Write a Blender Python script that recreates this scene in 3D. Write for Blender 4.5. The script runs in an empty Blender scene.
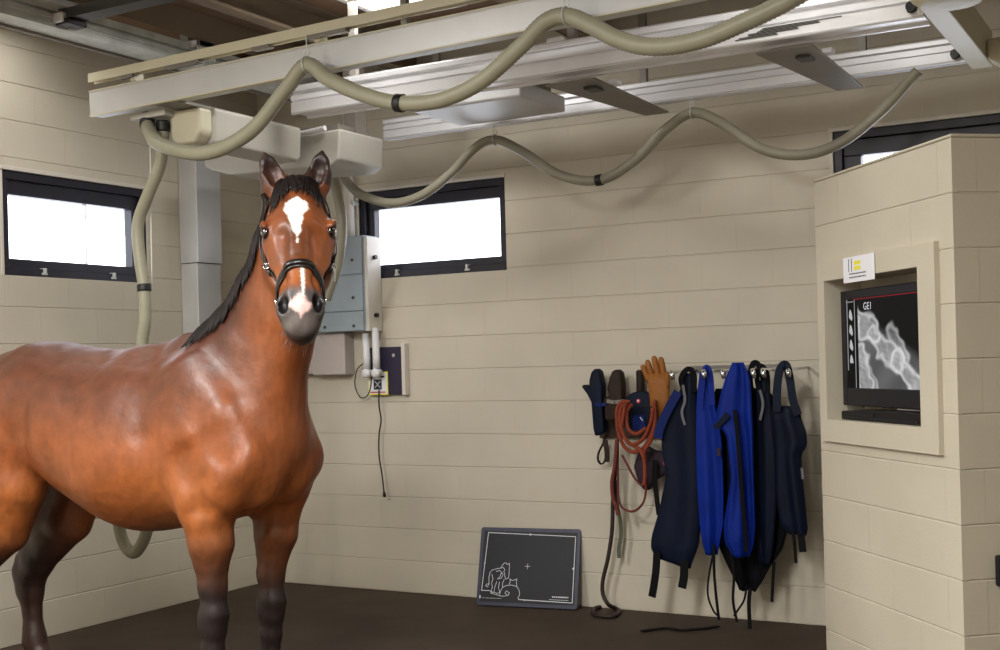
import bpy, bmesh, math, random
import numpy as np
from mathutils import Vector, Matrix
from mathutils.bvhtree import BVHTree

random.seed(7); np.random.seed(7)
scene = bpy.context.scene
col = scene.collection

# ------------------------------------------------------------------ camera
YAW = math.radians(29.6); ROLL = math.atan(.0268)
cam_data = bpy.data.cameras.new('camera'); cam = bpy.data.objects.new('camera', cam_data); col.objects.link(cam)
fw = Vector((-math.sin(YAW), math.cos(YAW), 0)); r0 = Vector((math.cos(YAW), math.sin(YAW), 0)); u0 = Vector((0, 0, 1))
rr = r0*math.cos(ROLL) - u0*math.sin(ROLL); uu = r0*math.sin(ROLL) + u0*math.cos(ROLL)
m = Matrix((rr, uu, -fw)).transposed().to_4x4(); m.translation = (5.644, -6.661, 1.453)
cam.matrix_world = m
cam_data.sensor_width = 36; cam_data.lens = 36*1.252; cam_data.shift_y = .038
cam_data.clip_start = .05
scene.camera = cam

# ------------------------------------------------------------------ world, exposure
w = bpy.data.worlds.new('world'); scene.world = w; w.use_nodes = True
bg = w.node_tree.nodes['Background']; bg.inputs[0].default_value = (.86, .90, 1, 1); bg.inputs[1].default_value = 5.0
scene.view_settings.view_transform = 'Standard'; scene.view_settings.look = 'None'
scene.view_settings.gamma = 1; scene.view_settings.use_curve_mapping = False
scene.view_settings.exposure = 0
LAMP = 126.0      # watts per lit fluorescent fixture

# area lamps set into the ceiling fixtures
def area(name, loc, rot, sx, sy, power, color=(1, 1, 1)):
    d = bpy.data.lights.new(name, 'AREA'); d.shape = 'RECTANGLE'; d.size = sx; d.size_y = sy; d.energy = power; d.color = color
    o = bpy.data.objects.new(name, d); col.objects.link(o); o.location = loc; o.rotation_euler = rot
    return o

# ------------------------------------------------------------------ helpers
class MB:
    """collects geometry for ONE mesh"""
    def __init__(s): s.v = []; s.f = []; s.mi = []
    def add(s, vs, fs, mi=0):
        n = len(s.v); s.v += [tuple(v) for v in vs]; s.f += [tuple(i+n for i in f) for f in fs]; s.mi += [mi]*len(fs)
        return s
    def box(s, lo, hi, mi=0, M=None):
        x0, y0, z0 = lo; x1, y1, z1 = hi
        vs = [Vector(p) for p in ((x0,y0,z0),(x1,y0,z0),(x1,y1,z0),(x0,y1,z0),(x0,y0,z1),(x1,y0,z1),(x1,y1,z1),(x0,y1,z1))]
        if M is not None: vs = [M @ v for v in vs]
        return s.add(vs, [(0,3,2,1),(4,5,6,7),(0,1,5,4),(1,2,6,5),(2,3,7,6),(3,0,4,7)], mi)
    def tube(s, pts, r, n=10, mi=0, cap=True, flat=1.0, up=None):
        """swept round (or flattened) tube along pts; r scalar or list"""
        pts = [Vector(p) for p in pts]; N = len(pts)
        rs = r if isinstance(r, (list, tuple, np.ndarray)) else [r]*N
        prev = None; rings = []
        for i, p in enumerate(pts):
            t = (pts[min(i+1, N-1)] - pts[max(i-1, 0)])
            if t.length < 1e-9: t = Vector((0, 0, 1))
            t.normalize()
            if prev is None:
                a = Vector(up) if up is not None else (Vector((0, 0, 1)) if abs(t.z) < .9 else Vector((0, 1, 0)))
            else: a = prev
            a = (a - t*a.dot(t))
            if a.length < 1e-6: a = t.orthogonal()
            a.normalize(); prev = a; b = t.cross(a)
            rings.append([p + (a*math.cos(2*math.pi*k/n)*flat + b*math.sin(2*math.pi*k/n))*rs[i] for k in range(n)])
        vs = [v for R_ in rings for v in R_]
        fs = [(i*n+k, i*n+(k+1) % n, (i+1)*n+(k+1) % n, (i+1)*n+k) for i in range(N-1) for k in range(n)]
        if cap: fs += [tuple(range(n-1, -1, -1)), tuple((N-1)*n+k for k in range(n))]
        return s.add(vs, fs, mi)
    def prism(s, poly, d, mi=0, M=None):
        """poly in local xy, extruded along z by d"""
        n = len(poly); vs = [Vector((p[0], p[1], 0)) for p in poly] + [Vector((p[0], p[1], d)) for p in poly]
        if M is not None: vs = [M @ v for v in vs]
        fs = [tuple(range(n-1, -1, -1)), tuple(range(n, 2*n))] + [(i, (i+1) % n, n+(i+1) % n, n+i) for i in range(n)]
        return s.add(vs, fs, mi)
    def build(s, name, mats, parent=None, smooth=False, bevel=0, bseg=2):
        me = bpy.data.meshes.new(name); me.from_pydata(s.v, [], s.f)
        mats = mats if isinstance(mats, (list, tuple)) else [mats]
        for mt in mats: me.materials.append(mt)
        if len(mats) > 1: me.polygons.foreach_set('material_index', s.mi)
        bm = bmesh.new(); bm.from_mesh(me); bmesh.ops.recalc_face_normals(bm, faces=bm.faces[:])
        if bevel:
            bmesh.ops.bevel(bm, geom=[e for e in bm.edges if len(e.link_faces) == 2 and e.calc_face_angle() > .5], offset=bevel, segments=bseg, affect='EDGES', profile=.5, clamp_overlap=True)
        bm.to_mesh(me); bm.free()
        if smooth: me.polygons.foreach_set('use_smooth', [True]*len(me.polygons))
        o = bpy.data.objects.new(name, me); col.objects.link(o)
        if parent is not None: o.parent = parent
        return o

def smooth_by_angle(o, ang=.6):
    me = o.data; bm = bmesh.new(); bm.from_mesh(me)
    for f in bm.faces: f.smooth = True
    for e in bm.edges: e.smooth = not (len(e.link_faces) == 2 and e.calc_face_angle() > ang)
    bm.to_mesh(me); bm.free(); return o

def tag(o, label=None, cat=None, group=None, kind=None):
    if label: o['label'] = label
    if cat: o['category'] = cat
    if group: o['group'] = group
    if kind: o['kind'] = kind
    return o

def empty(name, loc=(0, 0, 0), rz=0, parent=None):
    o = bpy.data.objects.new(name, None); col.objects.link(o); o.location = loc; o.rotation_euler = (0, 0, rz); o.empty_display_size = .05
    if parent is not None: o.parent = parent
    return o

def spline(P, per=8):
    """Catmull-Rom through P"""
    P = [Vector(p) for p in P]; Q = [P[0]*2-P[1]] + P + [P[-1]*2-P[-2]]; out = []
    for i in range(1, len(Q)-2):
        a, b, c, d = Q[i-1:i+3]
        for k in range(per):
            t = k/per
            out.append(.5*((2*b)+(c-a)*t+(2*a-5*b+4*c-d)*t*t+(3*b-a-3*c+d)*t**3))
    out.append(P[-1]); return out

def resample(P, step):
    P = [Vector(p) for p in P]; out = [P[0].copy()]; acc = 0
    for a, b in zip(P[:-1], P[1:]):
        L = (b-a).length; pos = step-acc
        while pos <= L and L > 0:
            out.append(a+(b-a)*(pos/L)); pos += step
        acc = (acc+L) % step if L > 0 else acc
    return out

def rel(P, o): return [Vector(p)-Vector(o) for p in P]

# ------------------------------------------------------------------ materials
def lin(c):
    return tuple(((x/255)/12.92 if x <= 10 else (((x/255)+.055)/1.055)**2.4) for x in c)
def mat(name, rgb, rough=.6, metal=0, var=.0, vscale=6, bump=0, bscale=60, coat=0, spec=.5, sheen=0, emit=None, detail=4):
    mt = bpy.data.materials.new(name); mt.use_nodes = True; nt = mt.node_tree; N = nt.nodes; Lk = nt.links; b = N['Principled BSDF']
    c = lin(rgb); b.inputs['Base Color'].default_value = (*c, 1); b.inputs['Roughness'].default_value = rough; b.inputs['Metallic'].default_value = metal
    b.inputs['Specular IOR Level'].default_value = spec; b.inputs['Coat Weight'].default_value = coat; b.inputs['Sheen Weight'].default_value = sheen
    if emit:
        b.inputs['Emission Color'].default_value = (*emit[0], 1); b.inputs['Emission Strength'].default_value = emit[1]
    tc = N.new('ShaderNodeTexCoord')
    if var:
        geo = N.new('ShaderNodeNewGeometry')
        nz = N.new('ShaderNodeTexNoise'); nz.inputs['Scale'].default_value = vscale; nz.inputs['Detail'].default_value = detail
        Lk.new(geo.outputs['Position'], nz.inputs['Vector'])
        mp = N.new('ShaderNodeMapRange'); mp.inputs[1].default_value = .3; mp.inputs[2].default_value = .7; mp.inputs[3].default_value = 1-var; mp.inputs[4].default_value = 1+var
        Lk.new(nz.outputs[0], mp.inputs[0])
        mx = N.new('ShaderNodeVectorMath'); mx.operation = 'SCALE'; mx.inputs[0].default_value = c; Lk.new(mp.outputs[0], mx.inputs['Scale'])
        Lk.new(mx.outputs[0], b.inputs['Base Color'])
    if bump:
        n2 = N.new('ShaderNodeTexNoise'); n2.inputs['Scale'].default_value = bscale; n2.inputs['Detail'].default_value = 3
        Lk.new(tc.outputs['Object'], n2.inputs['Vector'])
        bp = N.new('ShaderNodeBump'); bp.inputs['Strength'].default_value = bump; bp.inputs['Distance'].default_value = .004
        Lk.new(n2.outputs[0], bp.inputs['Height']); Lk.new(bp.outputs[0], b.inputs['Normal'])
    return mt

M = {
 'wall': mat('painted_block', (205, 197, 180), .6, var=.05, vscale=2.2, bump=.25, bscale=120),
 'booth': mat('painted_booth_block', (194, 186, 168), .6, var=.04, vscale=2.5, bump=.3, bscale=110),
 'mortar': mat('mortar', (196, 189, 174), .75),
 'floor': mat('rubber_floor', (62, 48, 35), .75, var=.2, vscale=3, bump=.5, bscale=90),
 'ceil': mat('roof_deck', (132, 106, 82), .8, var=.15, vscale=2),
 'joist': mat('dark_joist', (122, 106, 86), .7, var=.12, vscale=3),
 'fascia': mat('brown_fascia', (120, 104, 84), .6, var=.1, vscale=2),
 'trim': mat('pale_trim', (214, 208, 198), .5),
 'black': mat('black_metal', (22, 21, 28), .4, bump=.05),
 'winframe': mat('dark_window_frame', (26, 24, 38), .4, var=.2, vscale=12),
 'alu': mat('aluminium', (232, 232, 236), .35, metal=.3, var=.06, vscale=5),
 'galv': mat('galvanised', (206, 210, 206), .42, metal=.3, var=.18, vscale=9),
 'beam': mat('painted_beam', (196, 196, 196), .4, metal=.25, var=.04),
 'cream': mat('cream_enamel', (200, 194, 170), .4, var=.03),
 'creamgrey': mat('grey_enamel', (176, 173, 164), .42, var=.03),
 'plate': mat('grey_plate', (126, 121, 114), .45, metal=.3, var=.06),
 'hose': mat('hose_beige', (152, 149, 128), .45, var=.04, vscale=20),
 'hosegrey': mat('hose_grey', (142, 138, 122), .45, var=.05, vscale=20),
 'rubber': mat('black_rubber', (24, 22, 20), .5),
 'chrome': mat('chrome', (225, 225, 228), .12, metal=1),
 'ebox': mat('grey_cabinet', (150, 162, 170), .45, var=.04),
 'trunk': mat('cream_trunking', (190, 180, 176), .55),
 'white': mat('white_plastic', (226, 226, 228), .4),
 'navy': mat('navy_vinyl', (38, 32, 58), .45),
 'paper': mat('paper', (232, 232, 238), .7),
 'yellow': mat('yellow_print', (236, 226, 60), .7),
 'ink': mat('ink', (40, 40, 48), .7),
 'red': mat('red_print', (196, 60, 60), .7),
 'line': mat('white_print', (215, 218, 226), .6),
 'panelface': mat('panel_face', (36, 37, 42), .45, spec=.25),
 'panelrim': mat('panel_rim', (42, 46, 70), .45),
 'vnavy': mat('apron_navy', (7, 18, 40), .62, spec=.2, var=.25, vscale=7, bump=.3, bscale=25),
 'vblue': mat('apron_blue', (4, 38, 134), .6, spec=.2, var=.18, vscale=6, bump=.3, bscale=25),
 'vblue2': mat('apron_royal', (8, 30, 92), .6, spec=.2, var=.2, vscale=6, bump=.3, bscale=25),
 'vblack': mat('apron_black', (8, 8, 14), .7, spec=.15, var=.25, vscale=7, bump=.3, bscale=25),
 'strap': mat('black_webbing', (12, 13, 15), .8, spec=.2, bump=.3, bscale=300),
 'strapgreen': mat('green_webbing', (86, 92, 74), .8, bump=.3, bscale=300),
 'brown': mat('brown_leather', (44, 32, 26), .65, spec=.25, var=.25, vscale=20, bump=.3, bscale=80),
 'tan': mat('tan_leather', (150, 92, 28), .6, var=.1, vscale=25, bump=.3, bscale=90),
 'rope': mat('orange_rope', (132, 54, 28), .75, var=.25, vscale=60, bump=.6, bscale=220),
 'ropered': mat('red_rope', (108, 46, 38), .75, var=.2, vscale=60, bump=.6, bscale=220),
 'leash': mat('dark_leash', (44, 30, 28), .6, var=.2, vscale=30),
 'purple': mat('purple_nylon', (42, 24, 40), .7, var=.2, vscale=12),
 'wood': mat('board_wood', (66, 46, 32), .6, var=.2, vscale=14),
 'sleeve': mat('grey_lining', (108, 106, 112), .8),
 'leather_black': mat('bridle_leather', (26, 24, 24), .32, var=.1, vscale=40, bump=.15, bscale=150),
 'hair': mat('mane_hair', (22, 14, 12), .6, spec=.25, var=.35, vscale=45),
 'eye': mat('eye_gloss', (22, 12, 8), .06, coat=1),
 'monitor': mat('monitor_bezel', (22, 22, 28), .4, spec=.3),
 'blackplastic': mat('black_plastic', (16, 16, 19), .45, spec=.3),
 'leaf': mat('leaf', (150, 165, 130), .6),
 'bark': mat('bark', (110, 95, 80), .8),
 'arm': mat('dark_arm', (58, 56, 54), .5, var=.1),
}
def glass():
    mt = bpy.data.materials.new('window_glass'); mt.use_nodes = True; nt = mt.node_tree; nt.nodes.clear()
    o = nt.nodes.new('ShaderNodeOutputMaterial'); mx = nt.nodes.new('ShaderNodeMixShader'); t = nt.nodes.new('ShaderNodeBsdfTransparent'); g = nt.nodes.new('ShaderNodeBsdfGlossy')
    g.inputs['Roughness'].default_value = .02; mx.inputs[0].default_value = .06
    nt.links.new(t.outputs[0], mx.inputs[1]); nt.links.new(g.outputs[0], mx.inputs[2]); nt.links.new(mx.outputs[0], o.inputs[0]); return mt
M['glass'] = glass()
def emitter(name, rgb, s):
    mt = bpy.data.materials.new(name); mt.use_nodes = True; nt = mt.node_tree; nt.nodes.clear()
    o = nt.nodes.new('ShaderNodeOutputMaterial'); e = nt.nodes.new('ShaderNodeEmission'); e.inputs[0].default_value = (*lin(rgb), 1); e.inputs[1].default_value = s
    nt.links.new(e.outputs[0], o.inputs[0]); return mt
M['tube'] = emitter('lit_diffuser', (255, 250, 240), 3.0)

# ================================================================== ROOM
RX, RY, H = 7.6, -9.0, 3.45
def plain(name, mt, lo, hi, kind='structure'):
    o = MB().box(lo, hi).build(name, mt); o['kind'] = kind; return o
plain('floor', M['floor'], (-.2, RY-.2, -.15), (RX+.2, .2, 0))
ceiling = plain('ceiling', M['ceil'], (-.2, RY-.2, H), (RX+.2, .2, H+.12))
plain('wall_right', M['wall'], (RX, RY, 0), (RX+.2, 0, H))
plain('wall_front', M['wall'], (-.2, RY-.2, 0), (RX+.2, RY, H))

# roof joists under the deck, each a piece of its own
for x in (1.30, 2.55, 3.80, 5.05, 6.30):
    b = MB(); b.box((x, RY, 3.27), (x+.012, 0, H)); b.box((x, RY, 3.27), (x+.10, 0, 3.285)); b.box((x, RY, H-.015), (x+.10, 0, H))
    b.build('joist', M['joist'], ceiling)
for y in (-.55, -3.2, -6.0):
    MB().box((0, y, 3.36), (RX, y+.10, H-.02)).build('cross_beam', M['joist'], ceiling)

block_cache = {}
def block_mesh(wd, ht, mt):
    key = (round(wd, 3), round(ht, 3), mt.name)
    if key in block_cache: return block_cache[key]
    gx, gz, bv = .0001, .0013, .0032
    if 'booth' in mt.name: gx = .0004
    x0, x1, z0, z1 = gx, wd-gx, gz, ht-gz
    if x1-x0 < .012 or z1-z0 < .012: bv = .002
    vs = [(x0,-.02,z0),(x1,-.02,z0),(x1,-.02,z1),(x0,-.02,z1),
          (x0,-.003,z0),(x1,-.003,z0),(x1,-.003,z1),(x0,-.003,z1),
          (x0+bv*.06,0,z0+bv),(x1-bv*.06,0,z0+bv),(x1-bv*.06,0,z1-bv),(x0+bv*.06,0,z1-bv)]
    fs = [(8,9,10,11)]
    for i in range(4):
        j = (i+1) % 4; fs += [(4+i,4+j,8+j,8+i),(i,j,4+j,4+i)]
    me = bpy.data.meshes.new('block'); me.from_pydata(vs, [], fs); me.materials.append(mt); me.update()
    bm = bmesh.new(); bm.from_mesh(me); bmesh.ops.recalc_face_normals(bm, faces=bm.faces[:])
    if sum(f.normal.y for f in bm.faces if abs(f.normal.y) > .9) < 0: bmesh.ops.reverse_faces(bm, faces=bm.faces[:])
    bm.to_mesh(me); bm.free()
    block_cache[key] = me; return me

def rect_minus(r, o):
    """rect r=(u0,u1,z0,z1) minus opening o -> pieces"""
    u0, u1, z0, z1 = r; a, b, c, d = o
    if a >= u1 or b <= u0 or c >= z1 or d <= z0: return [r]
    out = []
    if a > u0: out.append((u0, a, z0, z1))
    if b < u1: out.append((b, u1, z0, z1))
    m0, m1 = max(u0, a), min(u1, b)
    if c > z0: out.append((m0, m1, z0, c))
    if d < z1: out.append((m0, m1, d, z1))
    return out

CH, BW = .2032, .4064
def block_wall(parent, u0, u1, top, opens, offs, mt, rng):
    """blocks in the parent's local frame: x along the wall, y outward, z up"""
    n = 0; z = 0; k = 0
    while z < top-.01:
        z1 = min(z+CH, top); u = u0 - BW + offs[k % len(offs)]
        while u < u1:
            r = (max(u, u0), min(u+BW, u1), z, z1)
            if r[1]-r[0] > .01:
                rs = [r]
                for o in opens: rs = [q for p in rs for q in rect_minus(p, o)]
                for q in rs:
                    if q[1]-q[0] < .01 or q[3]-q[2] < .01: continue
                    ob = bpy.data.objects.new('block', block_mesh(q[1]-q[0], q[3]-q[2], mt)); col.objects.link(ob)
                    ob.parent = parent; ob.location = (q[0], rng.uniform(-.0004, .0003), q[2]); n += 1
            u += BW
        z = z1; k += 1
    return n

def slab(mb, u0, u1, top, th, opens, M4):
    rs = [(u0, u1, 0, top)]
    for o in opens: rs = [q for p in rs for q in rect_minus(p, o)]
    for q in rs: mb.box((q[0], -th, q[2]), (q[1], -.0045, q[3]), 0, M4)

rng = random.Random(3)
WO2 = (.83, 1.925, 2.02, 2.585); WO3 = (3.925, 5.03, 2.02, 2.63); WO1 = (1.05, 2.105, 2.0, 2.57)
I4 = Matrix.Identity(4)
# back wall: local x = world x, local y (outward) = world -y
wb = MB(); slab(wb, -.2, RX+.2, H, .2, [WO2, WO3], Matrix.Diagonal((1, -1, 1, 1)))
wall_back = wb.build('wall_back', M['mortar']); wall_back['kind'] = 'structure'
def block_wall_on(parent, conv, *a):
    before = set(col.objects); block_wall(parent, *a)
    for o in set(col.objects)-before: conv(o)
def conv_back(o):
    l = o.location; wd = o.data.vertices[1].co.x + o.data.vertices[0].co.x
    o.location = (l.x+wd, -l.y, l.z); o.rotation_euler = (0, 0, math.pi)
block_wall_on(wall_back, conv_back, 0, 6.6, H-.08, [WO2, WO3], [.13, .333], M['wall'], rng)
# left wall: u = -y, outward = +x
wl = MB(); slab(wl, 0, -RY+.2, H, .2, [WO1], Matrix(((0,1,0,0),(-1,0,0,0),(0,0,1,0),(0,0,0,1))))
wall_left = wl.build('wall_left', M['mortar']); wall_left['kind'] = 'structure'
def conv_left(o):
    l = o.location; o.location = (l.y, -l.x, l.z); o.rotation_euler = (0, 0, -math.pi/2)
block_wall_on(wall_left, conv_left, 0, 4.5, H-.08, [WO1], [.25, .047], M['wall'], rng)

# windows -------------------------------------------------------------
def window(name, u0, u1, z0, z1, tf, latches=2, mull=None, bars=(.02, .02, .085, .05)):
    """tf maps (u along the wall, d outward into the room, z) to world"""
    W = empty(name); W['kind'] = 'structure'
    def bx(mb, a, b, d0, d1, c, e):
        P = [tf(u, d, z) for u, d, z in ((a,d0,c),(b,d0,c),(b,d1,c),(a,d1,c),(a,d0,e),(b,d0,e),(b,d1,e),(a,d1,e))]
        mb.add(P, [(0,3,2,1),(4,5,6,7),(0,1,5,4),(1,2,6,5),(2,3,7,6),(3,0,4,7)])
    t = .045
    f = MB()
    bx(f, u0, u1, -.14, -.012, z1-t, z1); bx(f, u0, u1, -.14, -.012, z0, z0+t)
    bx(f, u0, u0+t, -.14, -.012, z0+t, z1-t); bx(f, u1-t, u1, -.14, -.012, z0+t, z1-t)
    f.build('window_frame', M['winframe'], W, bevel=.003)
    s = MB(); ql, qr, qt, qb = bars
    a, b, c, e = u0+t, u1-t, z0+t, z1-t
    bx(s, a, b, -.10, -.04, e-qt, e); bx(s, a, b, -.10, -.04, c, c+qb); bx(s, a, a+ql, -.10, -.04, c+qb, e-qt); bx(s, b-qr, b, -.10, -.04, c+qb, e-qt)
    s.build('sash', M['winframe'], W, bevel=.004)
    p = MB(); bx(p, a+ql-.002, b-qr+.002, -.073, -.067, c+qb-.002, e-qt+.002); p.build('pane', M['glass'], W)
    if mull: p = MB(); bx(p, mull, mull+.006, -.085, -.06, c+qb, e-qt); p.build('mullion', M['trim'], W)
    for k in range(latches):
        u = u0+(u1-u0)*(.26 if k == 0 else .74)
        l = MB(); bx(l, u-.018, u+.018, -.012, -.002, z0+.012, z0+.024); bx(l, u-.006, u+.006, -.04, .006, z0+.02, z0+.05)
        l.build('latch', M['galv'], W, bevel=.002)
    c_ = MB(); bx(c_, u0-.02, u1+.005, -.03, .010, z1, z1+.022); bx(c_, u0-.02, u0, -.03, .004, z0, z1)  # pale top strip paints the lit lower edge of the blocks
    c_.build('lit_edge_casing', M['trim'], W, bevel=.003)
    return W
window('window_1', -WO1[1], -WO1[0], WO1[2], WO1[3], lambda u, d, z: (d, u, z), mull=-1.48, bars=(.005, .045, .08, .05))
window('window_2', *WO2, lambda u, d, z: (u, -d, z), bars=(.05, .005, .07, .045))
window('window_3', *WO3, lambda u, d, z: (u, -d, z), latches=0, bars=(.09, .03, .085, .05))

# booth wall with the monitor niche ------------------------------------
P0 = Vector((4.835, -1.857, 0)); DS = Vector((-.651, .759, 0)); DN = Vector((-.759, -.651, 0)); BL, BD, BT = 1.143, 1.15, 11*CH
NI = (.225, 1.03, 1.16, 1.78)
booth = empty('wall_booth', P0); booth['kind'] = 'structure'
MF = Matrix(((DS.x, DN.x, 0, 0), (DS.y, DN.y, 0, 0), (0, 0, 1, 0), (0, 0, 0, 1)))      # x along the face, y outward
def to_face(o):
    l = o.location; wd = o.data.vertices[1].co.x + o.data.vertices[0].co.x
    o.matrix_basis = MF @ Matrix.Translation(l)
core = MB()
for q in [r for r in rect_minus((.004, BL-.004, 0, BT-.001), NI)]: core.box((q[0], -.20, q[2]), (q[1], -.0045, q[3]), 0, MF)
core.box((.004, -BD, 0), (BL-.004, -.20, BT-.001), 0, MF)
core.build('core', M['mortar'], booth)
block_wall_on(booth, to_face, 0, BL, BT, [NI], [.10, .302], M['booth'], rng)
def to_right(o):
    l = o.location; o.matrix_basis = MF @ Matrix(((0,-1,0,0),(1,0,0,0),(0,0,1,0),(0,0,0,1))) @ Matrix.Translation((-BD+ (BD-l.x) - o.data.vertices[1].co.x - o.data.vertices[0].co.x, l.y, l.z))
block_wall_on(booth, to_right, 0, BD, BT, [], [.10, BW], M['booth'], rng)
def to_lside(o):
    l = o.location; o.matrix_basis = MF @ Matrix(((0,1,0,BL),(-1,0,0,0),(0,0,1,0),(0,0,0,1))) @ Matrix.Translation((l.x, l.y, l.z))
block_wall_on(booth, to_lside, 0, BD, BT, [], [.10, BW], M['booth'], rng)
capb = MB().box((-.003, -BD, BT), (BL+.003, .003, BT+.012), 0, MF).build('cap', M['booth'], booth, bevel=.005)
# surround of the niche and its lining
OU = (.10, 1.09, 1.065, 1.865)
sr = MB()
for q in rect_minus(OU, NI): sr.box((q[0], -.02, q[2]), (q[1], .022, q[3]), 0, MF)
sr.build('niche_surround', M['booth'], booth)
ln = MB(); t = .012
e = .002
ln.box((NI[0], -.16, NI[2]-t), (NI[1], .021, NI[2]+e), 0, MF); ln.box((NI[0], -.16, NI[3]-e), (NI[1], .021, NI[3]+t), 0, MF)
ln.box((NI[0]-t, -.16, NI[2]+e), (NI[0]+e, .021, NI[3]-e), 0, MF); ln.box((NI[1]-e, -.16, NI[2]+e), (NI[1]+t, .021, NI[3]-e), 0, MF)
ln.box((NI[0]+e, -.18, NI[2]+e), (NI[1]-e, -.16, NI[3]-e), 0, MF)
ln.build('niche_lining', M['booth'], booth)

# corner column (metal casing on the left wall)
t1 = empty('trim_1', (0, -.78, 0)); t1['kind'] = 'structure'
MB().box((.004, .004, .98), (.143, .215, 2.13)).build('column_casing', M['beam'], t1, bevel=.004)
MB().box((.004, 0, 2.134), (.155, .22, 3.10)).build('column_casing', M['beam'], t1, bevel=.004)

# fluorescent ceiling fixtures
def fixture(x, y, sx, sy, label, lit=True, z=3.21, power=0):
    t = tag(empty('ceiling_light', (x, y, z)), label, 'ceiling light', 'fluorescent fixtures under the ceiling')
    h = MB(); e = .03
    h.box((-sx/2, -sy/2, .02), (sx/2, sy/2, .09)); 
    for a, b, c, d in ((-sx/2, sx/2, -sy/2, -sy/2+e), (-sx/2, sx/2, sy/2-e, sy/2), (-sx/2, -sx/2+e, -sy/2, sy/2), (sx/2-e, sx/2, -sy/2, sy/2)): h.box((a, c, 0), (b, d, .02))
    h.build('housing', M['white'], t)
    MB().box((-sx/2+e, -sy/2+e, .008), (sx/2-e, sy/2-e, .018)).build('diffuser', M['tube'] if lit else M['white'], t)
    for k in (-1, 1): MB().box((-.01, k*sy*.35-.01, .09), (.01, k*sy*.35+.01, H-z)).build('hanger', M['galv'], t)
    if power:
        a = area('lamp_light', (x, y, z-.01), (0, 0, 0), sx-2*e, sy-2*e, power, (1, .98, .945)); 
    return t
fixture(2.02, -1.42, .50, .9, 'white ceiling light fixture shining above the bridge rails beside the tube carriage', True, z=3.345, power=17)
fixture(4.2, -1.72, .50, .9, 'added unseen ceiling light fixture shining above the end carriage of the bridge rails', True, z=3.345, power=9)  # extra unseen fixture, put in to brighten the bridge rails
fixture(.36, -2.42, .34, .9, 'narrow white ceiling light fixture between the window wall and the galvanised rail', True, z=3.345, power=4)
for i, (x, y) in enumerate(((1.5, -5.0), (3.7, -5.0), (1.5, -7.4), (3.7, -7.4))):
    fixture(x, y, .6, 1.2, 'lit fluorescent ceiling light fixture in the front half of the room', True, power=LAMP)

# ================================================================== OVERHEAD X-RAY SUPPORT
def rail_profile(mb, prof, p0, p1, up=Vector((0, 0, 1))):
    """sweep a closed profile [(side, z)] straight from p0 to p1"""
    p0, p1 = Vector(p0), Vector(p1); d = (p1-p0).normalized(); sd = d.cross(up).normalized()
    n = len(prof); vs = [p+sd*a+up*b for p in (p0, p1) for a, b in prof]
    fs = [(i, (i+1) % n, n+(i+1) % n, n+i) for i in range(n)]+[tuple(range(n-1, -1, -1)), tuple(range(n, 2*n))]
    mb.add(vs, fs)

# rail along the left wall, hung from the deck
t = tag(empty('ceiling_rail', (.61, -4, 3.15)), 'galvanised double channel ceiling rail running along the top of the window wall', 'rail')
pr = [(0,0),(.16,0),(.16,.02),(.148,.02),(.148,.045),(.16,.045),(.16,.062),(.128,.062),(.128,.082),(.16,.082),(.16,.12),(0,.12),(0,.082),(.03,.082),(.03,.05),(0,.05)]
b = MB(); rail_profile(b, [(x, z) for x, z in pr], (0, -3, 0), (0, 3.9, 0)); b.build('channel', M['galv'], t)
b = MB(); b.box((.0, -3, -.014), (.022, 3.9, 0)); b.build('lip', M['plate'], t)
for y in (-2.3, -.6, 1.1, 2.6, 3.6):
    b = MB(); b.box((.05, y-.02, .12), (.11, y+.02, .30)); b.build('hanger', M['galv'], t)
b = MB(); b.box((.135, 2.55, .10), (.22, 2.68, .135)); b.box((.20, 2.55, .04), (.22, 2.68, .135)); b.build('rail_bracket', M['alu'], t, bevel=.003)
b = MB(); b.box((.15, 1.60, .02), (.22, 1.72, .07)); b.build('clamp', M['alu'], t, bevel=.006)
c = MB().box((.80, -3.4, 3.29), (.812, -.02, 3.44)).build('conduit_strip', M['fascia'], ceiling)
# dark arm clamped on the rail
a = tag(empty('support_arm', (.76, -2.33, 3.19)), 'black metal support arm clamped onto the wall rail under the roof', 'support arm')
b = MB(); rail_profile(b, [(-.05,0),(.05,0),(.05,.05),(.042,.05),(.042,.008),(-.042,.008),(-.042,.05),(-.05,.05)], (.02, 0, 0), (1.9, .04, .02)); b.build('channel', M['arm'], a)
b = MB(); b.box((.0, -.06, -.03), (.10, .06, .0)); b.build('clamp', M['black'], a, bevel=.006)
b = MB(); b.tube([(.05, 0, -.045), (.05, 0, -.03)], .014, n=10); b.build('bolt', M['chrome'], a)
b = MB(); b.box((.9, -.02, .05), (.94, .02, .26)); b.build('hanger', M['arm'], a)

# front beam (falls slightly towards the window wall) with its cable track
bm_ = tag(empty('overhead_beam', (.69, -2.10, 2.774)), 'long white painted steel channel beam carrying a cream cable track', 'beam'); bm_.rotation_euler = (0, math.radians(-1.05), 0)
b = MB(); rail_profile(b, [(0,0),(.012,0),(.012,.004),(.016,.112),(.012,.116),(.012,.12),(-.07,.12),(-.07,.112),(.0,.112),(.0,.008),(-.07,.008),(-.07,0)], (.004, 0, 0), (4.9, 0, 0)); b.build('channel', M['beam'], bm_)
b = MB(); b.box((0, -.014, 0), (.005, .07, .12)); b.build('end_plate', M['beam'], bm_, bevel=.001)
b = MB(); b.box((.0, -.018, -.006), (4.9, .005, 0)); b.box((.0, -.018, .12), (4.9, .0, .125)); b.build('edge_strip', M['cream'], bm_)
for x in (1.9, 3.6):
    b = MB(); b.box((x, .02, .12), (x+.03, .05, .60)); b.build('hanger', M['plate'], bm_)
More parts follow.
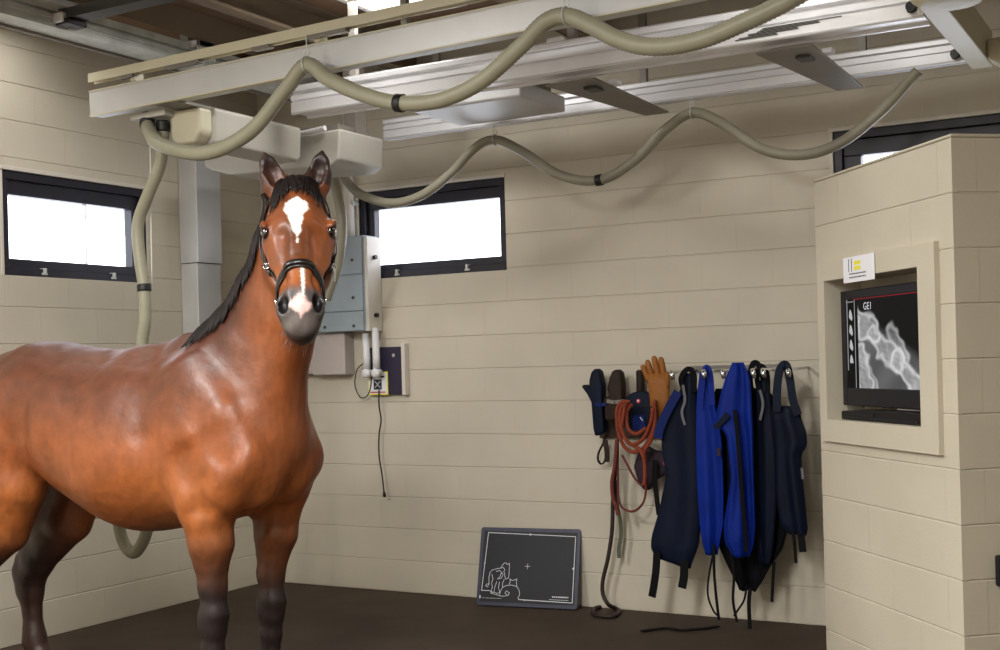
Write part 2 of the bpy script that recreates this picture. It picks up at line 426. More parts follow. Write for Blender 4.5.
b = MB(); rail_profile(b, [(.02,0),(.026,.0),(.026,.045),(-.02,.045),(-.02,0),(-.014,0),(-.014,.038),(.02,.038)], (.03, -.02, .158), (4.9, -.02, .158)); ct = b.build('cable_track', M['cream'], bm_)
for x, ln in ((.24, .10), (.56, .22), (1.11, .1), (1.43, .22), (2.70, .2)):
    b = MB(); b.box((x, -.05, .142), (x+ln, -.01, .158)); b.box((x+.01, -.054, .136), (x+ln-.01, -.046, .148)); b.build('trolley', M['plate'], ct, bevel=.003)
for x in (.31, 1.46, 2.66, 3.86): MB().box((x, -.03, .126), (x+.03, .03, .178)).build('bracket', M['cream'], ct)

# two aluminium bridge rails
def bridge_rail(y, z, x0, x1, depth, h, label):
    t = tag(empty('bridge_rail', (x0, y, z)), label, 'rail', 'aluminium bridge rails')
    L = x1-x0; k = h/.14
    pr = [(0,0),(0,.058*k),(-.010,.060*k),(-.010,.066*k),(0,.068*k),(0,.092*k),(-.014,.094*k),(-.014,.108*k),(0,.110*k),(.004,.112*k),(.004,.134*k),(0,.14*k),(-depth,.14*k),(-depth,0),(-depth+.02,0),(-depth+.02,.012),(-.02,.012),(-.02,0)]
    b = MB(); rail_profile(b, pr, (0, 0, 0), (L, 0, 0)); b.build('extrusion', M['alu'], t)
    b = MB(); b.box((0, -.003, .004), (L, 0, .010)); b.box((0, -.003, .135*k), (L, 0, .14*k)); b.build('edge_bead', M['beam'], t)
    e = MB(); e.tube([(L-.04, -.004, .042*k), (L-.04, -.016, .042*k)], .024, n=8); e.tube([(L-.04, -.016, .042*k), (L-.04, -.040, .042*k)], .020, n=8); e.build('end_stop', M['black'], t)
    e = MB(); e.tube([(L-.012, -.002, .022*k), (L-.012, -.012, .022*k)], .006, n=8); e.build('bolt', M['chrome'], t)
    for x in (.35, L*.5, L-.5):
        MB().box((x, depth*.3, .14*k), (x+.04, depth*.3+.03, H-z)).build('hanger', M['plate'], t)
    return t
r2 = bridge_rail(-1.45, 2.79, 1.46, 4.672, .15, .15, 'aluminium bridge rail with a grease smear, between the white beam and the other rail')
r3 = bridge_rail(-.46, 2.81, 1.36, 4.672, .06, .118, 'aluminium bridge rail next to the back wall, holding the looped grey hose')
# dark smear of grease on the middle rail
b = MB(); 
for k in range(7): b.box((2.42+.022*k+random.uniform(0, .04), -.0016, .022+.0055*k), (2.62+.045*k-.05*(k % 2), -.0006, .0262+.0055*k))
b.build('grease_smear', M['arm'], r2)
b = MB(); b.box((1.52, .0, .15), (1.60, .03, .17)); b.build('cable_clip', M['white'], r2)
# cross members under the rails
for x, wd, lab in ((3.96, .25, 'grey cross plate joining the two bridge rails near their black end stops'), (2.93, .26, 'grey cross plate joining the two bridge rails beside the white carriage box')):
    t = tag(empty('cross_plate', (x, -1.30, 2.757)), lab, 'bracket', 'cross plates between the bridge rails')
    b = MB(); b.prism([(0,-.08),(wd,-.08),(wd*.92,.88),(wd*.40,.88)], .010); b.build('plate', M['plate'], t, bevel=.002)
    b = MB(); b.box((wd-.012, .10, .010), (wd+.03, .16, .030)); b.build('lip', M['alu'], t)
    for k in (.10,):
        b = MB(); b.box((wd*.55, -.06+k, -.014), (wd*.8, .03+k, 0)); b.build('pad', M['arm'], t, bevel=.003)
cb = tag(empty('carriage_box', (2.0, -1.12, 2.79)), 'flat white metal carriage box hung between the two bridge rails', 'carriage box')
MB().box((0, 0, 0), (.66, .5, .085)).build('cover', M['beam'], cb, bevel=.012)
MB().box((.05, .05, .085), (.6, .45, .1515)).build('mount', M['plate'], cb); MB().box((.1, -.25, .1515), (.2, .70, .165)).build('mount_bar', M['plate'], cb)

# the tube carriage at the left end of the beams
tc_ = tag(empty('tube_carriage', (1.07, -1.93, 2.60)), 'large cream enamel carriage housing under the end of the white beam, above the horse', 'carriage')
b = MB(); MX = Matrix(((0,0,1,.03),(1,0,0,.07),(0,1,0,0),(0,0,0,1)))
b.prism([(.0,.0),(.66,-.01),(.69,.02),(.70,.185),(0,.185)], .20, 0, MX); b.build('housing', M['creamgrey'], tc_, bevel=.02, bseg=3)
b = MB(); b.prism([(.01,.03),(.06,.0),(.17,.0),(.21,.05),(.21,.175),(.01,.175)], .10, 0, Matrix(((1,0,0,0),(0,0,1,-.02),(0,1,0,0),(0,0,0,1)))); b.build('end_cap', M['cream'], tc_, bevel=.018, bseg=3)
MB().box((-.20, -.085, .142), (.04, .30, .172)).build('bracket', M['creamgrey'], tc_, bevel=.004)
MB().box((.05, -.16, .176), (.2, .3, .19)).build('mount_plate', M['plate'], tc_)
th = tag(empty('tube_housing', (.50, -1.08, 2.60)), 'rounded grey white tube housing hanging behind the ears of the horse', 'carriage')
b = MB(); b.prism([(.06,.03),(.20,-.01),(.93,-.03),(.985,.0),(1.0,.17),(0,.15),(0,.06)], .42, 0, Matrix(((1,0,0,0),(0,0,1,0),(0,1,0,0),(0,0,0,1)))); b.build('shell', M['creamgrey'], th, bevel=.014, bseg=3)
MB().box((.62, .05, .16), (.95, .36, .21)).build('mount', M['plate'], th, bevel=.004)
b = MB(); b.tube([(.70, -.03, .16), (.92, -.03, .175)], .016, n=8); b.build('bar', M['alu'], th)
MB().box((.55, .16, -.02), (.64, .28, .0)).build('socket', M['white'], th, bevel=.004)
MB().box((.88, .2, .17), (.96, .3, .85)).build('mount_block', M['plate'], th)
b = MB(); b.tube([(.53, -.02, .15), (.53, -.02, -.02)], .005, n=6); b.build('cable', M['rubber'], th)

# end carriage at the right end of the rails
ec = tag(empty('end_carriage', (4.685, -2.0, 2.79)), 'cream metal end carriage closing the bridge rails above the monitor wall', 'carriage')
MB().box((0, 0, 0), (.095, 1.66, .17)).build('side_plate', M['cream'], ec, bevel=.006)
b = MB(); b.prism([(0,.0),(.05,-.03),(.10,-.13),(.15,-.165),(.30,-.165),(.30,-.09),(.19,-.06),(.13,.05),(.08,.09),(0,.09)], .16, 0, Matrix(((1,0,0,.097),(0,0,1,1.45),(0,1,0,0),(0,0,0,1)))); b.build('drop_bracket', M['cream'], ec, bevel=.012, bseg=3)
b = MB(); N = 48; vs = []; fs = []
for i, (z, r) in enumerate(((-.085, .05), (-.08, .105), (-.055, .135), (.0, .145), (.10, .145), (.17, .13))):
    for k in range(N): q = r*(1+(.035 if k % 2 else -.035)*(i > 0)); vs.append((.17+q*math.cos(2*math.pi*k/N), .10+q*math.sin(2*math.pi*k/N), z))
fs = [(i*N+k, i*N+(k+1) % N, (i+1)*N+(k+1) % N, (i+1)*N+k) for i in range(5) for k in range(N)]+[tuple(range(N)), tuple(5*N+k for k in range(N))]
b.add(vs, fs); b.build('pleated_cover', M['cream'], ec)
MB().box((.02, .5, .17), (.07, .56, H-2.79)).build('hanger', M['plate'], ec)

# ------------------------------------------------------------------ hoses
def hose(label, pts, r, mt, pitch=.018, rings=(), collars=(), top=None, ridge=.05, group='corrugated hoses'):
    P = resample(spline(pts, 14), pitch/2); o0 = P[0]
    t = tag(empty('corrugated_hose', o0), label, 'hose', group)
    P = rel(P, o0); rs = [r*(1+(ridge if i % 2 else -ridge)) for i in range(len(P))]
    b = MB(); b.tube(P, rs, n=14); b.build('hose', mt, t, smooth=True)
    for f, ln in collars:
        i = min(range(len(P)), key=lambda j: (P[j]-(Vector(f)-o0)).length); k = max(2, int(ln/pitch)); i = min(max(i, k), len(P)-1-k)
        b = MB(); b.tube(P[i-k:i+k+1], r*1.17, n=14); b.build('collar', M['rubber'], t, smooth=True)
    for f, zt in rings:      # ring and wire that hold a crest of the hose
        c = Vector(f)-o0; zr = zt-o0.z
        b = MB(); b.tube([c+Vector((0, math.cos(a_)*r*1.12, math.sin(a_)*r*1.12)) for a_ in np.linspace(0, 2*math.pi, 15)], .003, n=5, cap=False); b.build('band', M['galv'], t)
        b = MB(); cc = c+Vector((0, 0, r*1.1+.014)); b.tube([cc+Vector((math.cos(a_)*.013, 0, math.sin(a_)*.013)) for a_ in np.linspace(0, 2*math.pi, 15)], .003, n=5, cap=False)
        if zr > cc.z+.013: b.tube([cc+Vector((0, 0, .012)), Vector((cc.x, cc.y, zr))], .0025, n=5)
        b.build('ring', M['galv'], t)
    return t
P = [(0.933,-1.960,2.756),(1.005,-2.020,2.678),(1.182,-2.120,2.568),(1.559,-2.220,2.476),(1.835,-2.220,2.543),(2.046,-2.220,2.708),(2.174,-2.220,2.803),(2.299,-2.220,2.719),(2.485,-2.220,2.629),(2.666,-2.220,2.571),(2.867,-2.220,2.559),(3.062,-2.220,2.608),(3.253,-2.220,2.723),(3.369,-2.220,2.805),(3.463,-2.220,2.814),(3.566,-2.220,2.763),(3.691,-2.220,2.685),(3.835,-2.220,2.637),(4.015,-2.220,2.636),(4.190,-2.220,2.676),(4.359,-2.220,2.728),(4.504,-2.220,2.792)]
hose('fat beige corrugated hose swinging in loops below the white beam', P, .034, M['hose'], rings=[(P[6], 2.93), (P[14], 2.95)], collars=[(P[0], .075), (P[9], .035)])
P = [(1.068,-0.500,2.665),(1.104,-0.500,2.588),(1.219,-0.500,2.487),(1.436,-0.500,2.420),(1.649,-0.500,2.448),(1.846,-0.500,2.552),(2.018,-0.500,2.684),(2.150,-0.500,2.715),(2.309,-0.500,2.641),(2.555,-0.500,2.477),(2.796,-0.500,2.427),(3.003,-0.500,2.513),(3.178,-0.500,2.653),(3.330,-0.500,2.724),(3.480,-0.500,2.659),(3.687,-0.500,2.503),(3.890,-0.500,2.447),(4.089,-0.500,2.484),(4.285,-0.500,2.612),(4.419,-0.500,2.739),(4.471,-0.500,2.789)]
hose('slim grey hose hanging in loops along the back wall under the bridge rail', P, .027, M['hosegrey'], ridge=.02, rings=[(P[7], 2.806), (P[13], 2.806)], collars=[(P[10], .03)])
P = [(1.033,-1.950,2.730),(1.031,-1.950,2.659),(1.005,-1.950,2.509),(0.915,-1.950,2.364),(0.839,-1.950,2.216),(0.847,-1.950,2.035),(0.870,-1.950,1.894),(0.871,-1.950,1.724),(0.843,-1.950,1.559),(0.859,-1.950,1.208),(0.867,-1.950,0.847),(0.845,-1.950,0.640),(0.748,-1.950,0.516),(0.657,-1.950,0.605),(0.637,-1.950,0.841),(0.672,-1.950,1.208),(0.740,-1.950,1.468)]
hose('pale hose hanging straight down past the side window and looping below the horse', P, .031, M['hose'], ridge=.02, collars=[(P[0], .06), (P[6], .035)])
P = [(1.091,-0.620,2.636),(1.123,-0.620,2.501),(1.154,-0.620,2.301),(1.117,-0.620,2.083),(1.020,-0.620,1.860)]
hose('short grey hose hanging down behind the head of the horse', P, .030, M['hosegrey'], ridge=.02)
P = [(0.894,-1.900,2.770),(0.885,-1.900,2.346),(0.875,-1.900,1.880)]
t = tag(empty('pull_cord', P[0]), 'thin pale cord hanging beside the pale hose by the side window', 'cord'); b = MB(); b.tube(rel(P, P[0]), .004, n=6); b.build('cord', M['trim'], t)

# ================================================================== WALL EQUIPMENT
# grey control cabinet
cbx = tag(empty('control_cabinet', (.56, -.005, 1.68)), 'grey metal control cabinet on the wall below the window, behind the horse head', 'cabinet')
MB().box((0, -.15, 0), (.415, 0, .61)).build('body', M['ebox'], cbx, bevel=.004)
for z0, z1 in ((.004, .125), (.131, .36), (.366, .606)):
    d = MB().box((.004, -.162, z0), (.405, -.151, z1)).build('door', M['ebox'], cbx, bevel=.003)
    for x in (.10, .33): 
        k = MB(); k.tube([(x, -.162, (z0+z1)/2-.03), (x, -.168, (z0+z1)/2-.03)], .010, n=8); k.build('screw', M['arm'], d)
MB().box((.416, -.15, .0), (.440, -.004, .60)).build('side_flange', M['trim'], cbx, bevel=.002)
for z in (.10, .47): 
    k = MB(); k.tube([(.44, -.08, z), (.462, -.08, z)], .014, n=8); k.build('hinge_knob', M['black'], cbx)
t = tag(empty('trunking_box', (.50, -.005, 1.405)), 'cream wall trunking box below the grey control cabinet', 'trunking')
MB().box((0, -.10, 0), (.265, 0, .272)).build('cover', M['trunk'], t, bevel=.006); MB().box((-.5, -.09, .01), (-.005, 0, .262)).build('duct', M['trunk'], t, bevel=.006)
t = tag(empty('wall_pipe', (.79, -.05, 2.30)), 'white vertical pipe rising from the grey cabinet beside the window', 'pipe')
b = MB(); b.tube([(0, 0, 0), (0, 0, .5), (0, 0, .95)], .034, n=14); b.build('pipe', M['trim'], t, smooth=True)
for z in (.2, .7): MB().box((-.045, -.012, z), (.045, .048, z+.03)).build('pipe_clip', M['galv'], t, bevel=.003)
# plate holder with two white handles
ph = tag(empty('plate_holder', (.905, -.004, 1.27)), 'dark navy wall plate with white side flange, holding a yellow edged notice', 'holder')
MB().box((0, -.035, 0), (.262, 0, .305)).build('backing', M['navy'], ph, bevel=.006)
MB().box((.263, -.05, -.005), (.29, 0, .325)).build('side_flange', M['trim'], ph, bevel=.004)
k = MB(); k.tube([(.20, -.035, .25), (.20, -.042, .25)], .012, n=10); k.build('screw', M['chrome'], ph)
no = tag(empty('notice', (.905, -.041, 1.268)), 'small yellow edged notice with a black square, stuck to the navy wall plate', 'notice')
MB().box((-.006, -.002, .0), (.150, 0, .150)).build('border', M['yellow'], no)
MB().box((.002, -.0035, .008), (.142, -.002, .142)).build('sheet', M['paper'], no)
MB().box((.04, -.0045, .035), (.102, -.0036, .100)).build('symbol', M['ink'], no)
b = MB()
for a_ in (-1, 1): b.add([(.071+a_*.022-.003, -.0050, .046), (.071+a_*.022+.003, -.0050, .046), (.071-a_*.022+.003, -.0050, .090), (.071-a_*.022-.003, -.0050, .090)], [(0,1,2,3)])
b.build('cross_mark', M['line'], no)
b = MB(); b.box((.015, -.0045, .112), (.125, -.0036, .122)); b.box((.04, -.0045, .128), (.11, -.0036, .134)); b.build('print_line', M['ink'], no)
MB().box((.012, -.0045, .014), (.130, -.0036, .022)).build('red_line', M['red'], no)
for x, zt in ((.935, 1.665), (1.01, 1.70)):
    h = tag(empty('handle_tube', (x, -.10, 1.41)), 'white plastic handle tube in front of the navy wall plate, ' + ('touching the grey cabinet above' if x < .95 else 'beside the white side flange'), 'handle')
    b = MB(); b.tube([(0, 0, .03), (0, 0, .10), (-.004, 0, zt-1.41)], [.024, .024, .021], n=14); b.build('tube', M['white'], h, smooth=True)
    b = MB(); b.tube([(.0, .042, .0), (0, .02, .0), (.0, -.022, .0), (.0, -.03, .0)], [.02, .03, .03, .018], n=14); b.build('pivot', M['white'], h, smooth=True)
    b = MB(); b.tube([(.024, -.02, -.005), (.034, -.02, -.005)], .016, n=10); b.build('knob', M['white'], h, smooth=True)
def cord(name, label, pts, r, mt, plug=True, per=10):
    P = spline(pts, per); t = tag(empty(name, P[0]), label, 'cord'); Q = rel(P, P[0])
    b = MB(); b.tube(Q, r, n=7); b.build('cable', mt, t, smooth=True)
    if plug:
        d = (Q[-1]-Q[-3]).normalized(); b = MB(); b.tube([Q[-1]-d*.005, Q[-1]+d*.012, Q[-1]+d*.030, Q[-1]+d*.034], [.005, .010, .011, .004], n=8); b.build('plug', mt, t, smooth=True)
    return t
cord('power_cord', 'black power cord hanging down the wall from the navy plate to a loose plug', [(0.992,-0.055,1.300),(0.989,-0.055,1.204),(1.002,-0.055,1.108),(0.983,-0.055,1.011),(0.979,-0.055,0.883),(0.998,-0.055,0.754),(1.010,-0.055,0.646)], .005, M['rubber'])
cord('looped_cord', 'thin black cord looping beside the white handle tubes', [(0.996,-0.046,1.596),(0.955,-0.046,1.558),(0.928,-0.046,1.443),(0.924,-0.046,1.333),(0.890,-0.046,1.263),(0.835,-0.046,1.257),(0.797,-0.046,1.335),(0.816,-0.046,1.432),(0.874,-0.046,1.477)], .004, M['rubber'], plug=False)

# ------------------------------------------------------------------ detector panel leaning on the wall
u = Vector((.64, .10, 0)).normalized(); bw = Vector((-u.y, u.x, 0)); lean = math.atan2(.13, .475)
up = (Vector((0, 0, 1))*math.cos(lean)+bw*math.sin(lean)).normalized(); nrm = u.cross(up).normalized()
dp = empty('detector_panel'); tag(dp, 'flat dark x-ray detector panel with white outline drawing, leaning against the wall', 'panel')
PW, PH = .635, .468
dp.matrix_world = Matrix(((u.x, up.x, nrm.x, 1.775), (u.y, up.y, nrm.y, -.222), (u.z, up.z, nrm.z, .006), (0, 0, 0, 1)))
rc = []
for cx_, cy_, a0 in ((PW-.016, PH-.016, 0), (.016, PH-.016, 90), (.016, .016, 180), (PW-.016, .016, 270)):
    for k in range(5): q = math.radians(a0+22.5*k); rc.append((cx_+.016*math.cos(q), cy_+.016*math.sin(q)))
MB().prism(rc, .019, 0, Matrix.Translation((0, 0, -.020))).build('body', M['panelrim'], dp, bevel=.002, bseg=1)
MB().box((.022, .022, -.003), (PW-.022, PH-.022, 0)).build('face', M['panelface'], dp)
def stroke(mb, pts, wd=.0022, z=.0006):
    P = [Vector((p[0], p[1], z)) for p in pts]
    for a_, b_ in zip(P[:-1], P[1:]):
        d = (b_-a_); 
        if d.length < 1e-6: continue
        d.normalize(); s = Vector((-d.y, d.x, 0))*wd; e = d*wd*.6
        mb.add([a_-e-s, b_+e-s, b_+e+s, a_-e+s], [(0,1,2,3)])
def pp(x, y):      # drawing coordinates (panel picture, 780x650) to panel
    fx, fy = (x-75)/(705-75), (y-62)/(585-62); return (.018+fx*(PW-.036)*1.0, PH-.012-fy*(PH-.024))
b = MB(); stroke(b, [pp(340,548), pp(690,556), pp(690,100), pp(108,86), pp(88,495), pp(140,495)]); b.build('border_line', M['line'], dp)
b = MB()
for c in ((392,93),(686,322)):
    x, y = pp(*c); b.add([(x-.008, y, .001), (x, y-.008, .001), (x+.008, y, .001), (x, y+.008, .001)], [(0,1,2,3)])
for c in ((96,305),(380,552)):
    x, y = pp(*c); b.add([(x-.005, y-.002, .001), (x+.005, y-.002, .001), (x+.005, y+.002, .001), (x-.005, y+.002, .001)], [(0,1,2,3)])
b.build('centre_marks', M['line'], dp)['kind'] = 'stuff'
b = MB(); stroke(b, [pp(370,316), pp(402,316)], .0012); stroke(b, [pp(386,298), pp(386,334)], .0012); b.build('cross_mark', M['line'], dp)
b = MB()
for L in ([(228,300),(215,318),(205,335),(175,342),(148,352),(136,372),(132,400),(134,440),(128,470),(112,462),(120,450),(140,448)],
          [(228,300),(240,296),(250,310),(262,298),(266,318),(264,345),(266,372),(262,402),(246,410),(238,390),(234,365)],
          [(205,335),(225,330),(235,345),(228,362)],[(150,380),(160,410),(152,440),(160,470),(150,500),(170,510)],
          [(178,360),(200,352),(215,365),(205,395),(190,412),(215,405),(226,380),(215,365)],[(186,430),(176,470),(172,505),(196,512),(212,505),(200,470),(205,432)],
          [(236,412),(226,440),(228,470),(214,500),(212,528),(240,530),(270,522),(276,505),(255,492),(246,508),(260,518)],
          [(228,470),(250,455),(285,450),(320,458),(338,480),(345,510),(335,540),(340,548)],
          [(270,445),(278,425),(272,408),(290,418),(305,415),(320,405),(318,430),(322,455)],[(140,495),(160,500),(150,512),(185,520),(214,528)]):
    stroke(b, [pp(*q) for q in L], .0015)
b.build('animal_drawing', M['line'], dp)
b = MB()
rg_ = random.Random(5)
def fakeline(x0, x1, y, hgt):
    x = x0
    while x < x1:
        w_ = rg_.uniform(4, 11); a_, c_ = pp(x, y), pp(min(x+w_, x1), y+hgt); b.add([(a_[0], c_[1], .0008), (c_[0], c_[1], .0008), (c_[0], a_[1], .0008), (a_[0], a_[1], .0008)], [(0,1,2,3)]); x += w_+rg_.uniform(2, 4)
fakeline(558, 664, 516, 9); fakeline(540, 664, 538, 4); fakeline(96, 225, 545, 3)
x, y = pp(76, 530); b.box((x, y-.018, 0), (x+.008, y, .0012)); b.build('small_print', M['line'], dp)['kind'] = 'stuff'

# ------------------------------------------------------------------ monitor in the niche
FR = Matrix.Translation(P0) @ MF @ Matrix(((-1,0,0,0),(0,-1,0,0),(0,0,1,0),(0,0,0,1)))   # x towards the room corner P0, y into the niche
def niche_obj(name, s, off, z, label, cat):
    o = empty(name); tag(o, label, cat); o.matrix_world = FR @ Matrix.Translation((-s, off, z)); return o
mo = niche_obj('monitor', 1.005, .045, 1.225, 'black flat monitor showing an x-ray of bones, in the wall niche', 'monitor')
MWd, MHt = .77, .505
b = MB()
for q in rect_minus((0, MWd, 0, MHt), (.045, MWd-.045, .078, MHt-.040)): b.box((q[0], 0, q[2]), (q[1], .03, q[3]))
b.build('bezel', M['monitor'], mo, bevel=.004)
MB().box((.03, .03, .03), (MWd-.03, .07, MHt-.03)).build('back_shell', M['blackplastic'], mo, bevel=.01)
MB().box((MWd/2-.06, .07, .18), (MWd/2+.06, .112, .28)).build('mount_arm', M['blackplastic'], mo, bevel=.004)
# x-ray picture as colours of the screen itself
SW, SH = MWd-.09, MHt-.118
nx, ny = 260, 160
gx, gy = np.meshgrid(np.linspace(0, 1, nx), np.linspace(0, 1, ny), indexing='xy')   # gx 0..1 left to right, gy 0 top .. 1 bottom
def sst(e0, e1, v):
    t = np.clip((v-e0)/(e1-e0), 0, 1); return t*t*(3-2*t)
def seg(x0, y0, x1, y1, r0_, r1_):
    dx, dy = x1-x0, y1-y0; t = np.clip(((gx-x0)*dx+(gy-y0)*dy)/(dx*dx+dy*dy), 0, 1)
    return np.hypot((gx-x0-t*dx), (gy-y0-t*dy)*.62)-(r0_+(r1_-r0_)*t)
img = np.zeros((ny, nx))+.012
inside = (gx > .155)
soft = np.maximum(.155+(.0)-gx*0, 0)
skin = gy-(.10+.55*np.clip((gx-.18)/.82, 0, 1)**.9)     # below this line is flesh
img += inside*sst(0, .16, skin)*(.12+.06*np.sin(gx*7+gy*5)**2)
rs_ = np.random.RandomState(2)
nz_ = sum(np.sin(gx*rs_.normal()*22+gy*rs_.normal()*18+rs_.uniform(0, 6))*.5 for _ in range(9))/4
wx = gx+.018*np.sin(gy*17+1)+.010*np.sin(gy*41+gx*13); wy = gy+.020*np.sin(gx*19+2)+.010*np.sin(gx*37+gy*23)
gx0, gy0 = gx, gy; gx, gy = wx, wy
fields = []
for grp, v in ((((.13,.10,.25,.34,.03,.075),(.25,.34,.36,.40,.085,.075),(.33,.26,.40,.40,.045,.06)), .50), (((.36,.42,.52,.58,.07,.075),(.52,.58,.66,.72,.075,.085),(.44,.52,.40,.62,.05,.03)), .46),
               (((.58,.38,.64,.50,.05,.055),(.64,.50,.74,.70,.05,.06)), .36), (((.64,.70,.80,.88,.085,.07),(.80,.88,.92,1.02,.075,.08)), .52), (((.16,.58,.20,.80,.07,.09),(.20,.80,.24,1.05,.10,.11)), .50), (((.24,.70,.36,1.0,.05,.04),), .28)):
    d_ = None
    for q in grp:
        e_ = seg(*q); d_ = e_ if d_ is None else np.minimum(d_, e_)-np.maximum(.05-np.abs(d_-e_), 0)**2/.2
    fields.append((d_, v))
gx, gy = gx0, gy0
fine = sum(np.sin(gx*rs_.normal()*70+gy*rs_.normal()*60+rs_.uniform(0, 6)) for _ in range(10))/10
bone = np.zeros_like(img)
for d_, v in fields:
    bone = np.maximum(bone, sst(.016, -.012, d_)*v*(.62+.30*nz_+.30*fine)+np.exp(-((d_+.016)/.016)**2)*v*.75)+.25*np.minimum(bone, sst(.02, -.03, d_)*v)
img += inside*bone
img *= np.where(inside, 1, 0); img = np.clip(img*.80, .003, .85)
strip = (gx > .02) & (gx < .10); img[~inside] = .006
for c in (.19, .36, .53, .70): img += .6*(strip & (np.hypot((gx-.06)/.022, (gy-c-.02*np.sin(gx*90))/.055) < 1))*(gy < .72)
img[(np.abs(gx-.115) < .004)] = .45; img[(np.abs(gx-.012) < .005) & (gy < .8)] = .35; img[(np.abs(gy-.03) < .006) & (gx < .1)] = .3
rgb_ = np.stack([img, img, img*1.02, np.ones_like(img)], -1)
redl = (gy < .009) & (gx > .1); rgb_[redl] = (.30, .02, .03, 1)
grid_v = [(x*SW, 0, (1-y)*SH) for y in np.linspace(0, 1, ny) for x in np.linspace(0, 1, nx)]
grid_f = [(j*nx+i, (j+1)*nx+i, (j+1)*nx+i+1, j*nx+i+1) for j in range(ny-1) for i in range(nx-1)]
me = bpy.data.meshes.new('screen'); me.from_pydata(grid_v, [], grid_f); ca = me.color_attributes.new('picture', 'FLOAT_COLOR', 'POINT'); ca.data.foreach_set('color', rgb_.reshape(-1, 4).astype(np.float32).ravel())
sm = bpy.data.materials.new('lit_screen'); sm.use_nodes = True; nt = sm.node_tree; bs = nt.nodes['Principled BSDF']; vc = nt.nodes.new('ShaderNodeVertexColor'); vc.layer_name = 'picture'
nt.links.new(vc.outputs[0], bs.inputs['Emission Color']); bs.inputs['Emission Strength'].default_value = .8; bs.inputs['Base Color'].default_value = (.001, .001, .001, 1); bs.inputs['Roughness'].default_value = .35; bs.inputs['Specular IOR Level'].default_value = .03
me.materials.append(sm); so = bpy.data.objects.new('screen', me); col.objects.link(so); so.parent = mo; so.location = (.045, .004, .078)
def text(s, size, parent, Mx, mt, name='lettering'):
    cu = bpy.data.curves.new(name, 'FONT'); cu.body = s; cu.size = size; o = bpy.data.objects.new(name, cu); col.objects.link(o)
    me = bpy.data.meshes.new_from_object(o.evaluated_get(bpy.context.evaluated_depsgraph_get())); bpy.data.objects.remove(o)
    me.materials.append(mt); o = bpy.data.objects.new(name, me); col.objects.link(o); o.parent = parent; o.matrix_basis = Mx; return o
M['screentext'] = emitter('screen_text', (235, 235, 240), .8)
text('GE1', .044, mo, Matrix(((1,0,0,.205),(0,0,-1,.003),(0,1,0,.415),(0,0,0,1))), M['screentext'])
# black dock under the monitor
kb = niche_obj('docking_unit', .985, .025, 1.1645, 'flat black docking unit lying below the monitor in the niche', 'docking unit')
b = MB(); b.prism([(0,0),(.70,0),(.70,.045),(.5,.052),(.06,.040),(0,.036)], .12, 0, Matrix(((1,0,0,0),(0,0,1,0),(0,1,0,0),(0,0,0,1)))); b.build('case', M['blackplastic'], kb, bevel=.004)
b = MB(); b.box((.02, -.004, .008), (.66, .0, .014)); b.box((.1, -.004, .02), (.3, 0, .03)); b.build('front_groove', M['monitor'], kb)
b = MB(); b.tube([(.44, .03, .054), (.50, .0, .058), (.56, .02, .056), (.64, .05, .054)], .003, n=6); b.build('cable', M['plate'], kb)
for x in (.05, .62): MB().box((x, .02, -.002), (x+.05, .05, .0)).build('foot', M['rubber'], kb)
# notice above the niche
no = niche_obj('paper_notice', .825, -.025, 1.755, 'white paper notice with yellow highlight, stuck above the monitor niche', 'notice')
MB().box((0, -.0015, 0), (.275, 0, .108)).build('sheet', M['paper'], no)
for z in (.05, .072): MB().box((.10, -.0028, z), (.155, -.0017, z+.016)).build('highlight', M['yellow'], no)
b = MB(); rg_ = random.Random(9)
for z in (.018, .033):
    x = .055
    while x < .195: wd = rg_.uniform(.006, .016); b.box((x, -.0028, z), (min(x+wd, .2), -.0017, z+.005)); x += wd+.005
b.build('print_line', M['ink'], no)
b = MB()
for x in (.05, .075): b.box((x, -.0028, .045), (x+.004, -.0017, .10))
b.build('margin_line', M['panelrim'], no)
# black socket on the right face of the booth
sk = empty('wall_socket'); tag(sk, 'small black box fixed to the side face of the monitor wall', 'socket')
sk.matrix_world = Matrix.Translation(P0) @ MF @ Matrix(((0,-1,0,0),(1,0,0,0),(0,0,1,0),(0,0,0,1))) @ Matrix.Translation((-.0, 0, 0))
b = MB(); b.box((-.30, .001, .585), (-.128, .035, .70)); b.build('case', M['blackplastic'], sk, bevel=.008); MB().box((-.27, .035, .61), (-.16, .041, .675)).build('lid', M['monitor'], sk, bevel=.003)

# ================================================================== GLOVES, ROPES AND APRONS ON THE BACK WALL
def loft(mb, rings, cap=True, mi=0):
    n = len(rings[0]); N = len(rings); vs = [v for r in rings for v in r]
    fs = [(i*n+k, i*n+(k+1) % n, (i+1)*n+(k+1) % n, (i+1)*n+k) for i in range(N-1) for k in range(n)]
    if cap: fs += [tuple(range(n-1, -1, -1)), tuple((N-1)*n+k for k in range(n))]
    mb.add(vs, fs, mi)

def interp_rows(rows, m):
    zs = np.array([r[0] for r in rows]); o = np.argsort(zs); A = np.array(rows, float)[o]
    zz = np.linspace(A[0, 0], A[-1, 0], m); return zz, [np.interp(zz, A[:, 0], A[:, k]) for k in range(1, A.shape[1])]

